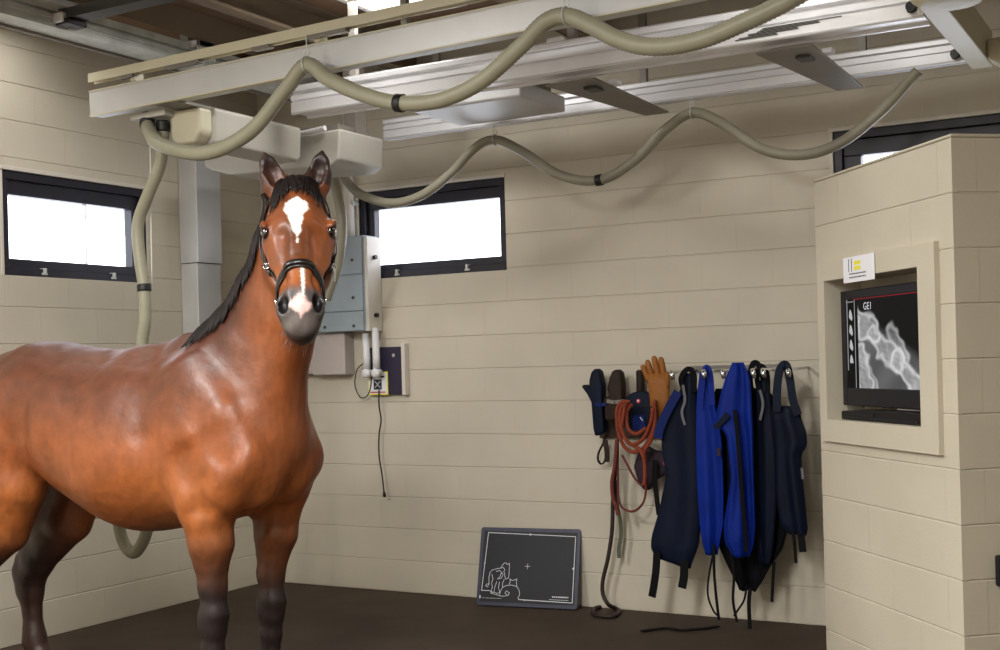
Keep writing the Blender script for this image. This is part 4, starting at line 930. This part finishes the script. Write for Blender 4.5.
        chain([(hx+.115,hy,.055),(hx+.13,hy,.0)], [.056,.066], [.062,.08], yv, k=.01)
    for s in (-1, 1):
        chain([(-.20,s*.30,1.38),(-.22,s*.315,1.20),(-.20,s*.315,1.00),(-.16,s*.28,.90)], [.014,.018,.018,.014], [.03,.03,.03,.02], yv, k=.09, op='sub')   # behind the shoulder
        chain([(.02,s*.30,1.36),(.12,s*.30,1.22),(.20,s*.28,1.13)], [.010,.012,.010], [.025,.03,.025], yv, k=.09, op='sub')
        chain([(-.02,s*.305,1.12),(.04,s*.30,1.02),(.05,s*.28,.92)], [.010,.012,.010], [.02,.022,.02], yv, k=.08, op='sub')
        chain([(-.98,s*.34,1.38),(-.98,s*.345,1.20),(-1.0,s*.33,1.04)], [.02,.03,.024], [.04,.05,.04], yv, k=.08, op='sub')      # flank
        chain([(.07,s*.155,1.42),(.22,s*.13,1.62),(.30,s*.12,1.80)], [.014,.014,.012], [.02,.02,.016], yv, k=.05, op='sub')      # jugular groove
        chain([(-1.22,s*.34,1.30),(-1.20,s*.335,1.10)], [.018,.018], [.03,.03], yv, k=.06, op='sub')
    # barrel fullness, flank hollow
    blob((-.50, 0, 1.06), (.40,.325,.25), k=.12)
    # neck
    chain([(-.07,0,1.33),(.10,-.005,1.50),(.235,-.01,1.70),(.33,-.03,1.90),(.385,-.05,2.04)],
          [.165,.125,.10,.09,.085], [.29,.215,.170,.145,.125], [yv, yv, (.12,1,0), (.5,.85,0)], k=.10, ki=.10)
    chain([(.16,0,1.25),(.285,-.01,1.52),(.36,-.03,1.78)], [.115,.08,.065], [.09,.075,.065], yv, k=.10)   # windpipe line
    # ---------------- head frame
    poll = np.array([.395,-.050,2.150]); muz = np.array([.655,-.350,1.635])
    a = muz-poll; HLn = np.linalg.norm(a); a /= HLn
    l = np.array([.848,.53,0.]); yw = math.radians(-6)
    l = l-a*(l@a); l /= np.linalg.norm(l); nn = np.cross(a, l)
    l, nn = l*math.cos(yw)+nn*math.sin(yw), nn*math.cos(yw)-l*math.sin(yw)
    tl = math.radians(2.0)   # slight tilt of the head
    HR = np.array([a, l, nn])
    def tm(t): return t if t < .40 else .40+(t-.40)*.80
    def hp(t, L_, n_): return poll+a*tm(t)+l*L_+nn*n_
    st = [(-.03,-.07,.085,.082),(.06,-.075,.105,.098),(.16,-.095,.135,.116),(.24,-.11,.14,.112),(.34,-.10,.118,.085),(.44,-.085,.095,.066),(.53,-.078,.082,.064),(.61,-.082,.074,.068),(.665,-.095,.058,.060)]
    chain([hp(t,0,c) for t, c, h, w_ in st], [s_[3] for s_ in st], [s_[2] for s_ in st], tuple(l), k=.05, ki=.05)
    for s in (-1, 1):
        blob(hp(.235, s*.068, -.165), (.135,.05,.115), k=.05, R=HR)                  # jowl
        blob(hp(.185, s*.100, -.050), (.055,.036,.040), k=.025, R=HR)                 # brow over the eye
        chain([hp(.22,s*.112,-.075),hp(.33,s*.086,-.075),hp(.40,s*.072,-.07)], [.024,.020,.012], [.024,.020,.012], tuple(l), k=.02)
        blob(hp(.20, s*.132, -.026), (.026,.014,.022), k=.012, R=HR, op='sub')       # eye socket
        chain([hp(.205,s*.124,.004),hp(.178,s*.128,-.016),hp(.172,s*.136,-.04)], [.008,.010,.008], [.008,.010,.008], tuple(l), k=.015)
        blob(hp(.10, s*.088, -.05), (.03,.016,.025), k=.03, R=HR, op='sub')          # hollow above the eye
        blob(hp(.605, s*.052, -.045), (.050,.034,.040), k=.025, R=HR)                 # nostril wing
        blob(hp(.61, s*.062, -.018), (.042,.020,.032), k=.012, R=HR, op='sub')
        chain([hp(.27,s*.098,-.115),hp(.40,s*.080,-.115)], [.020,.018], [.030,.026], tuple(l), k=.03, op='sub')
        chain([hp(.26,s*.060,.012),hp(.38,s*.052,.0),hp(.50,s*.052,-.008)], [.018,.018,.014], [.014,.014,.012], tuple(l), k=.04, op='sub')
        # ears
        up = np.array([0,0,1.]); out = l*s
        b0 = hp(-.005, s*.070, -.055); d = (up*1.0+out*(.16 if s > 0 else .30)-nn*.02); d /= np.linalg.norm(d)
        P = [b0, b0+d*.050, b0+d*.095, b0+d*.145, b0+d*.185]
        chain(P, [.040,.046,.043,.028,.007], [.032,.030,.026,.017,.007], tuple(l*.8+nn*(.25*s)), k=.025, ki=.03)
        chain([p+nn*.030-out*.004 for p in (b0+d*.045, b0+d*.09, b0+d*.135)], [.024,.026,.014], [.020,.020,.012], tuple(l), k=.012, op='sub')
    blob(hp(.655, 0, -.150), (.045,.05,.035), k=.035, R=HR)                          # lower lip, chin
    chain([hp(.20,0,-.012),hp(.42,0,-.008),hp(.55,0,-.012)], [.045,.036,.03], [.016,.014,.012], tuple(l), k=.04)  # nose bone
    chain([hp(.672,-.075,-.118),hp(.69,0,-.118),hp(.672,.075,-.118)], [.006,.006,.006], [.007,.007,.007], tuple(a), k=.008, op='sub')  # mouth line
    chain([hp(.40,0,-.19),hp(.60,0,-.15)], [.045,.04], [.035,.03], tuple(l), k=.04)

    # ---------------- surface nets
    S = F < 0
    c = np.zeros(n-1, np.int8)
    offs = [(i, j, k) for i in (0, 1) for j in (0, 1) for k in (0, 1)]
    def cs(A, o): return A[o[0]:n[0]-1+o[0], o[1]:n[1]-1+o[1], o[2]:n[2]-1+o[2]]
    for o in offs: c += cs(S, o)
    act = (c > 0) & (c < 8)
    idx = np.full(n-1, -1, np.int64); ii = np.argwhere(act); idx[act] = np.arange(len(ii))
    cv = np.stack([F[ii[:,0]+o[0], ii[:,1]+o[1], ii[:,2]+o[2]] for o in offs], 1)
    acc = np.zeros((len(ii), 3)); cnt = np.zeros(len(ii))
    for p in range(8):
        for q in range(p+1, 8):
            d = np.array(offs[q])-np.array(offs[p])
            if np.abs(d).sum() != 1: continue
            va, vb = cv[:,p], cv[:,q]; cr = (va < 0) != (vb < 0)
            t = np.where(cr, va/(va-vb+1e-12), 0)
            acc += np.where(cr[:,None], np.array(offs[p])+t[:,None]*d, 0); cnt += cr
    V = lo+(ii+acc/cnt[:,None])*VX
    quads = []
    for axn in range(3):
        b_, c_ = (axn+1) % 3, (axn+2) % 3
        sl0 = [slice(None)]*3; sl1 = [slice(None)]*3; sl0[axn] = slice(0, n[axn]-1); sl1[axn] = slice(1, n[axn])
        A_, B_ = S[tuple(sl0)], S[tuple(sl1)]
        e = np.argwhere(A_ != B_)
        e = e[(e[:,b_] > 0) & (e[:,c_] > 0) & (e[:,b_] < n[b_]-1) & (e[:,c_] < n[c_]-1)]
        fl = A_[e[:,0], e[:,1], e[:,2]]
        def cell(db, dc):
            x = e.copy(); x[:,b_] -= db; x[:,c_] -= dc; return idx[x[:,0], x[:,1], x[:,2]]
        Q = np.stack([cell(1,1), cell(0,1), cell(0,0), cell(1,0)], 1)
        Q[~fl] = Q[~fl][:, ::-1]; quads.append(Q)
    Q = np.concatenate(quads)
    # light smoothing
    ed = np.concatenate([Q[:, [0,1]], Q[:, [1,2]], Q[:, [2,3]], Q[:, [3,0]]])
    deg = np.bincount(ed.ravel(), minlength=len(V)).astype(float)
    def smooth(V, f):
        S_ = np.zeros_like(V)
        for k in range(3):
            S_[:,k] = np.bincount(ed[:,0], V[ed[:,1],k], len(V))+np.bincount(ed[:,1], V[ed[:,0],k], len(V))
        return V+f*(S_/deg[:,None]-V)
    for _ in range(3): V = smooth(V, .6); V = smooth(V, -.55)
    # ---------------- coat colours (pigment with some shading on the face, per vertex)
    x, y, z = V.T
    def ss(e0, e1, v):
        t = np.clip((v-e0)/(e1-e0), 0, 1); return t*t*(3-2*t)
    def noise3(P, f):
        r = np.zeros(len(P)); rg = np.random.RandomState(5)
        for _ in range(7):
            k = rg.normal(size=3)*f; r += np.sin(P@k+rg.uniform(0, 6.28))
        return r/4
    n1 = noise3(V, 7); n2 = noise3(V, 22)
    body = np.array(lin((134, 73, 36))); dark = np.array(lin((72, 38, 25))); blk = np.array(lin((34, 26, 26))); gold = np.array(lin((164, 95, 44)))
    Cc = np.tile(body, (len(V), 1))
    def mixc(w_, c2): 
        nonlocal Cc
        w_ = np.clip(w_, 0, 1)[:, None]; Cc = Cc*(1-w_)+c2*w_
    mixc(.9*ss(1.08, 1.54, z+.07*n1)*ss(.35, .05, x), dark)
    mixc(.55*ss(1.15, .85, z+.06*n1), gold)
    hq = (V-poll)@HR.T; ht, hl, hn = hq.T; ht = np.where(ht < .40, ht, .40+(ht-.40)/.80)
    inhead = (ht > -.06) & (hn > -.30) & (np.abs(hl) < .2) & (z > 1.45) & (x > .28)
    # black points
    leg = (z < .95)
    frontleg = (x > -.35); hind = ~frontleg
    mixc(np.where(frontleg, ss(.90, .52, z+.04*n1+.02*n2), ss(.82, .52, z+.05*n1))**.75, blk)
    inner_h = hind & (z < 1.0) & (np.abs(y) < .16)
    mixc(.5*np.where(hind, ss(.98, .88, z)*ss(.17, .06, np.abs(y)), 0), blk)  # darker low down between the hind legs
    mixc(.35*np.where(hind & (y > 0), ss(.95, .75, z), 0), dark)  # left hind leg darker than the right
    # neck darker towards the crest
    axp = np.array([(-.07,1.33),(.10,1.50),(.235,1.70),(.33,1.90),(.385,2.04)])
    cx = np.interp(z, axp[:,1], axp[:,0]); back = cx-x
    mixc(np.where(~inhead, .8*ss(.0, .15, back)*ss(1.52, 1.66, z)*ss(-.35, -.15, x), 0), dark*.6)
    # head: nose darker, muzzle grey, markings
    mixc(np.where(inhead, .45*ss(.30, .42, ht)*ss(.60, .48, ht), 0), gold)
    mixc(np.where(inhead, .65*ss(.06, .02, np.abs(hl+.01))*ss(.20, .26, ht)*ss(.5, .38, ht), 0), dark*.7)
    mixc(np.where(inhead, .45*ss(.16, .06, ht), 0), dark)
    mixc(np.where(inhead & (hl < -.03), .35, 0), dark)  # shading of the right side of the face, put into the coat colour
    grey = np.array(lin((70, 64, 63))); pale = np.array(lin((140, 130, 124)))
    mixc(np.where(inhead, ss(.515, .575, ht+.012*n2), 0), grey)
    mixc(np.where(inhead, .35*ss(.655, .69, ht)*ss(-.10,-.06,hn), 0), pale)
    mixc(np.where(inhead, .8*ss(.05, .075, ht*0+np.abs(hl))*ss(.57,.62,ht)*ss(-.06,-.1,hn)*.6, 0), pale)
    white = np.array(lin((240, 236, 230))); pink = np.array(lin((214, 178, 172)))
    wob = .006*n2+.006*noise3(V, 70)
    star = np.minimum(np.minimum((ht-.092)/.03, 1.0)*.047, (.305-ht)/.17*.050)
    mixc(np.where(inhead & (hn > -.09), ss(-.003, .003, star-np.abs(hl+.004)+wob), 0), white)
    strip = .006+.003*n2
    mixc(np.where(inhead & (hn > -.05) & (ht > .43) & (ht < .62), ss(-.003, .003, strip-np.abs(hl-.012)), 0), white*.9)
    snip = np.minimum((ht-.590)/.03, (.670-ht)/.03)*.02
    mixc(np.where(inhead & (hn > -.10), ss(-.004, .004, np.minimum(snip, .036)-np.abs(hl)*.8+wob*1.5+.014), 0), pink)
    for s in (-1, 1):
        dn = np.sqrt(((ht-.61)/.050)**2+((np.abs(hl-s*.062))/.025)**2+((hn+.024)/.038)**2)
        mixc(np.where(inhead, ss(1.12, .75, dn), 0), np.array(lin((14, 11, 11))))
        de = np.sqrt(((ht-.20)/.036)**2+((hl-s*.126)/.034)**2+((hn+.036)/.034)**2)
        mixc(np.where(inhead, .8*ss(1.2, .8, de), 0), np.array(lin((46, 34, 30))))
    mixc(np.where(inhead, .8*ss(.012, .006, np.abs(hn+.118))*ss(.60, .64, ht), 0), np.array(lin((24, 20, 20))))
    # ears dark at the rims and tips
    earm = (z > 2.17) & (np.abs(hl) > .02)
    mixc(np.where(earm, .55+.40*ss(2.19, 2.27, z), 0), blk*1.6)
    mixc(np.where(earm & (hl > 0), .75, 0), blk)
    hoofm = z < .062
    mixc(np.where(hoofm, 1, 0), np.array(lin((50, 44, 40))))
    me = bpy.data.meshes.new('horse_body'); me.vertices.add(len(V)); me.vertices.foreach_set('co', V.astype(np.float32).ravel())
    me.loops.add(Q.size); me.loops.foreach_set('vertex_index', Q.ravel().astype(np.int32))
    me.polygons.add(len(Q)); me.polygons.foreach_set('loop_start', np.arange(0, Q.size, 4, dtype=np.int32)); me.polygons.foreach_set('loop_total', np.full(len(Q), 4, np.int32))
    me.update(); me.validate()
    me.polygons.foreach_set('use_smooth', np.ones(len(me.polygons), bool))
    at = me.color_attributes.new('coat', 'FLOAT_COLOR', 'POINT')
    at.data.foreach_set('color', np.concatenate([Cc, np.ones((len(V), 1))], 1).astype(np.float32).ravel())
    mt = bpy.data.materials.new('bay_coat'); mt.use_nodes = True; nt = mt.node_tree; b = nt.nodes['Principled BSDF']
    av = nt.nodes.new('ShaderNodeVertexColor'); av.layer_name = 'coat'
    tc = nt.nodes.new('ShaderNodeTexCoord'); mp_ = nt.nodes.new('ShaderNodeMapping'); mp_.inputs['Scale'].default_value = (14, 30, 9)
    nz = nt.nodes.new('ShaderNodeTexNoise'); nz.inputs['Scale'].default_value = 1; nz.inputs['Detail'].default_value = 6; nz.inputs['Roughness'].default_value = .62
    mr = nt.nodes.new('ShaderNodeMapRange'); mr.inputs[1].default_value = .3; mr.inputs[2].default_value = .72; mr.inputs[3].default_value = .72; mr.inputs[4].default_value = 1.25
    vm = nt.nodes.new('ShaderNodeVectorMath'); vm.operation = 'SCALE'
    L_ = nt.links.new
    L_(tc.outputs['Object'], mp_.inputs[0]); L_(mp_.outputs[0], nz.inputs['Vector']); L_(nz.outputs[0], mr.inputs[0]); L_(av.outputs[0], vm.inputs[0]); L_(mr.outputs[0], vm.inputs['Scale']); L_(vm.outputs[0], b.inputs['Base Color'])
    n3 = nt.nodes.new('ShaderNodeTexNoise'); n3.inputs['Scale'].default_value = 9; n3.inputs['Detail'].default_value = 5
    bp = nt.nodes.new('ShaderNodeBump'); bp.inputs['Strength'].default_value = .35; bp.inputs['Distance'].default_value = .02
    L_(tc.outputs['Object'], n3.inputs['Vector']); L_(n3.outputs[0], bp.inputs['Height']); L_(bp.outputs[0], b.inputs['Normal'])
    b.inputs['Roughness'].default_value = .43; b.inputs['Specular IOR Level'].default_value = .38; b.inputs['Coat Weight'].default_value = .08; b.inputs['Coat Roughness'].default_value = .3
    me.materials.append(mt)
    # world placement: origin under the forelegs
    dl, dd = -1.075, 5.1
    org = Vector((5.644, -6.661, 0))+r0*dl+fw*dd
    head = r0*math.cos(HT)-fw*math.sin(HT)
    rz = math.atan2(head.y, head.x)
    root = tag(empty('horse', (org.x, org.y, 0), rz), 'bay horse with black mane and legs and a white star, standing in a bridle', 'horse')
    body_o = bpy.data.objects.new('body', me); col.objects.link(body_o); body_o.parent = root
    bvh = BVHTree.FromPolygons([tuple(v) for v in V], [tuple(q) for q in Q])
    def snap(p, off=.004):
        p = Vector(p); q, nr, i_, d_ = bvh.find_nearest(p)
        return q+nr*off, nr
    # eyes
    for s in (-1, 1):
        e = MB(); c0 = Vector(hp(.205, s*.119, -.030)); R3 = Matrix(HR.T.tolist())
        N1, N2 = 10, 16; vs = []; fs = []
        for i in range(N1+1):
            th = math.pi*i/N1
            for j in range(N2):
                ph = 2*math.pi*j/N2
                vs.append(c0+R3 @ Vector((math.cos(th)*.027, math.sin(th)*math.cos(ph)*.022, math.sin(th)*math.sin(ph)*.026)))
        fs = [(i*N2+j, i*N2+(j+1) % N2, (i+1)*N2+(j+1) % N2, (i+1)*N2+j) for i in range(N1) for j in range(N2)]
        e.add(vs, fs); e.build('eye', M['eye'], root, smooth=True)
    # hair: locks as tapered flattened strands
    def lock(mb, pts, r, flat=.45, n=6):
        N = len(pts); rs = [r*(1-.85*(i/(N-1))**2.2)*(.7+.3*min(1, i/2)) for i in range(N)]
        mb.tube(pts, rs, n=n, flat=flat)
    rg = random.Random(11)
    mane = MB()
    # crest line: highest-back points of the neck
    for i in range(330):
        u = rg.uniform(.16, 1)
        cpt = np.array([np.interp(u, [0, .3, .6, .85, 1], [-.23, -.065, .095, .215, .295]), np.interp(u, [0, .5, 1], [0, -.02, -.05]), np.interp(u, [0, .3, .6, .85, 1], [1.60, 1.70, 1.865, 2.04, 2.15])])
        q, nr = snap(cpt, .0)
        side = 1 if rg.random() < .25 else -1
        ln = rg.uniform(.15, .25); P = [q-nr*.01]
        p = q+nr*.008
        for k in range(6):
            P.append(p.copy()); d_ = Vector((-.05+rg.uniform(-.1,.1), side*(.9-.12*k), -.15-.22*k)).normalized()*ln/6
            p = snap(p+d_, .010)[0]
        lock(mane, P, rg.uniform(.010, .017), .5)
    mane.build('mane', M['hair'], root, smooth=True)
    fl = MB()
    for i in range(90):
        L0 = rg.uniform(-.062, .062); t0 = rg.uniform(-.03, .01); q, nr = snap(hp(t0-.01, L0, .0), 0)
        P = [q-nr*.01]; p = q+nr*.012; dirL = L0*.25+rg.uniform(-.012, .012); ln = rg.uniform(.10, .18)*(1.0 if abs(L0) > .03 else .8)
        for k in range(6):
            P.append(p.copy()); p = snap(p+Vector(a)*ln/6+Vector(l)*dirL*.35, .010)[0]
        lock(fl, P, rg.uniform(.008, .014), .5)
    for i in range(26):      # tuft standing between the ears
        L0 = rg.uniform(-.05, .05); q = Vector(hp(-.03, L0, -.06)); P = [q+Vector((0,0,.012*k))+Vector(nn)*.022*k-Vector((0,0,.006*k*k)) for k in range(5)]
        lock(fl, P, .012, .6)
    fl.build('forelock', M['hair'], root, smooth=True)
    tl_ = MB()
    for i in range(60):
        b0 = Vector((-1.55, rg.uniform(-.03, .03), 1.40)); P = [b0]
        ox, oy = rg.uniform(-.05, .05), rg.uniform(-.06, .06)
        for k in range(1, 8): P.append(b0+Vector((-.09*min(k, 2)/2-.03*(k > 3)+ox*k/7, oy*k/7, -.10*k)))
        lock(tl_, P, rg.uniform(.02, .03), .7)
    tl_.build('tail', M['hair'], root, smooth=True)
    # bridle --------------------------------------------------------------
    def strap(mb, pts, wd, off=.006, th=.30, per=10):
        P = []
        for p in spline(pts, per): P.append(snap(p, off))
        # flattened tube oriented to the surface
        n_ = 8; rings = []
        for i, (p, nr) in enumerate(P):
            t_ = (P[min(i+1, len(P)-1)][0]-P[max(i-1, 0)][0]).normalized(); bt = nr.cross(t_).normalized(); nr2 = t_.cross(bt)
            rings.append([p+bt*math.cos(2*math.pi*k/n_)*wd+nr2*math.sin(2*math.pi*k/n_)*wd*th for k in range(n_)])
        vs = [v for r_ in rings for v in r_]; N = len(rings)
        fs = [(i*n_+k, i*n_+(k+1) % n_, (i+1)*n_+(k+1) % n_, (i+1)*n_+k) for i in range(N-1) for k in range(n_)]+[tuple(range(n_)), tuple((N-1)*n_+k for k in range(n_))]
        mb.add(vs, fs)
    br = MB()
    rim = [(.50,-.10,-.115),(.465,-.085,-.05),(.425,-.05,-.005),(.415,0,.02),(.425,.05,-.005),(.475,.09,-.055),(.515,.10,-.12)]
    strap(br, [hp(*q) for q in rim], .0125, .007, .45)
    nb = br.build('noseband', M['leather_black'], root, smooth=True)
    b2 = MB(); strap(b2, [hp(t+.022, L_, n_) for t, L_, n_ in rim], .006, .007, .5); b2.build('noseband_edge', M['leather_black'], nb, smooth=True)
    ch = MB(); strap(ch, [hp(.515,.10,-.12), hp(.545,.08,-.18), hp(.55,0,-.22), hp(.54,-.08,-.18), hp(.50,-.10,-.115)], .009, .006); ch.build('chin_strap', M['leather_black'], root, smooth=True)
    for s in (-1, 1):
        cs_ = MB(); strap(cs_, [hp(.505,s*.10,-.115), hp(.40,s*.11,-.115), hp(.28,s*.14,-.115), hp(.17,s*.15,-.115), hp(.07,s*.13,-.10), hp(-.01,s*.11,-.11)], .0085, .006)
        cs_.build('cheek_strap', M['leather_black'], root, smooth=True)
        if s > 0: th_ = MB(); strap(th_, [hp(.01,s*.12,-.12), hp(.10,s*.14,-.17), hp(.18,s*.13,-.22), hp(.25,s*.10,-.27)], .007, .006); th_.build('throat_latch', M['leather_black'], root, smooth=True)
        def ringm(c, nr, r1, r2, name):
            nr = Vector(nr).normalized(); u_ = nr.orthogonal().normalized(); v_ = nr.cross(u_)
            mb = MB(); mb.tube([Vector(c)+(u_*math.cos(t_)+v_*math.sin(t_))*r1 for t_ in np.linspace(0, 2*math.pi, 19)], r2, n=6, cap=False); return mb.build(name, M['chrome'], root, smooth=True)
        q, nr = snap(hp(.51, s*.11, -.115), .012); ringm(q, nr, .017, .0035, 'ring')
        q, nr = snap(hp(.30, s*.14, -.115), .012); ringm(q, nr, .012, .003, 'buckle')
    bb = MB(); strap(bb, [hp(.07,-.12,-.09), hp(.052,-.09,-.03), hp(.045,0,.02), hp(.052,.09,-.03), hp(.07,.12,-.09)], .009, .008); bb.build('browband', M['leather_black'], root, smooth=True)
    q, nr = snap(hp(.32, .14, -.15), .012)
    MB().box((-.010, -.002, -.026), (.010, .002, .026), 0, Matrix.Translation(q) @ Vector((0,1,0)).rotation_difference(nr).to_matrix().to_4x4()).build('white_tab', M['white'], root)
    # whiskers
    wk = MB()
    for i in range(26):
        s_ = rg.uniform(-1, 1); q, nr = snap(hp(rg.uniform(.63, .70), s_*.07, rg.uniform(-.17, -.11)), 0); d_ = (nr+Vector((0, 0, -.7))+Vector((rg.uniform(-.3,.3), rg.uniform(-.3,.3), 0))).normalized()*rg.uniform(.02, .05)
        wk.tube([q, q+d_*.5, q+d_+Vector((0, 0, -.004))], [.0007, .0005, .0002], n=3)
    wk.build('whiskers', M['sleeve'], root)['kind'] = 'stuff'
    return root
horse()
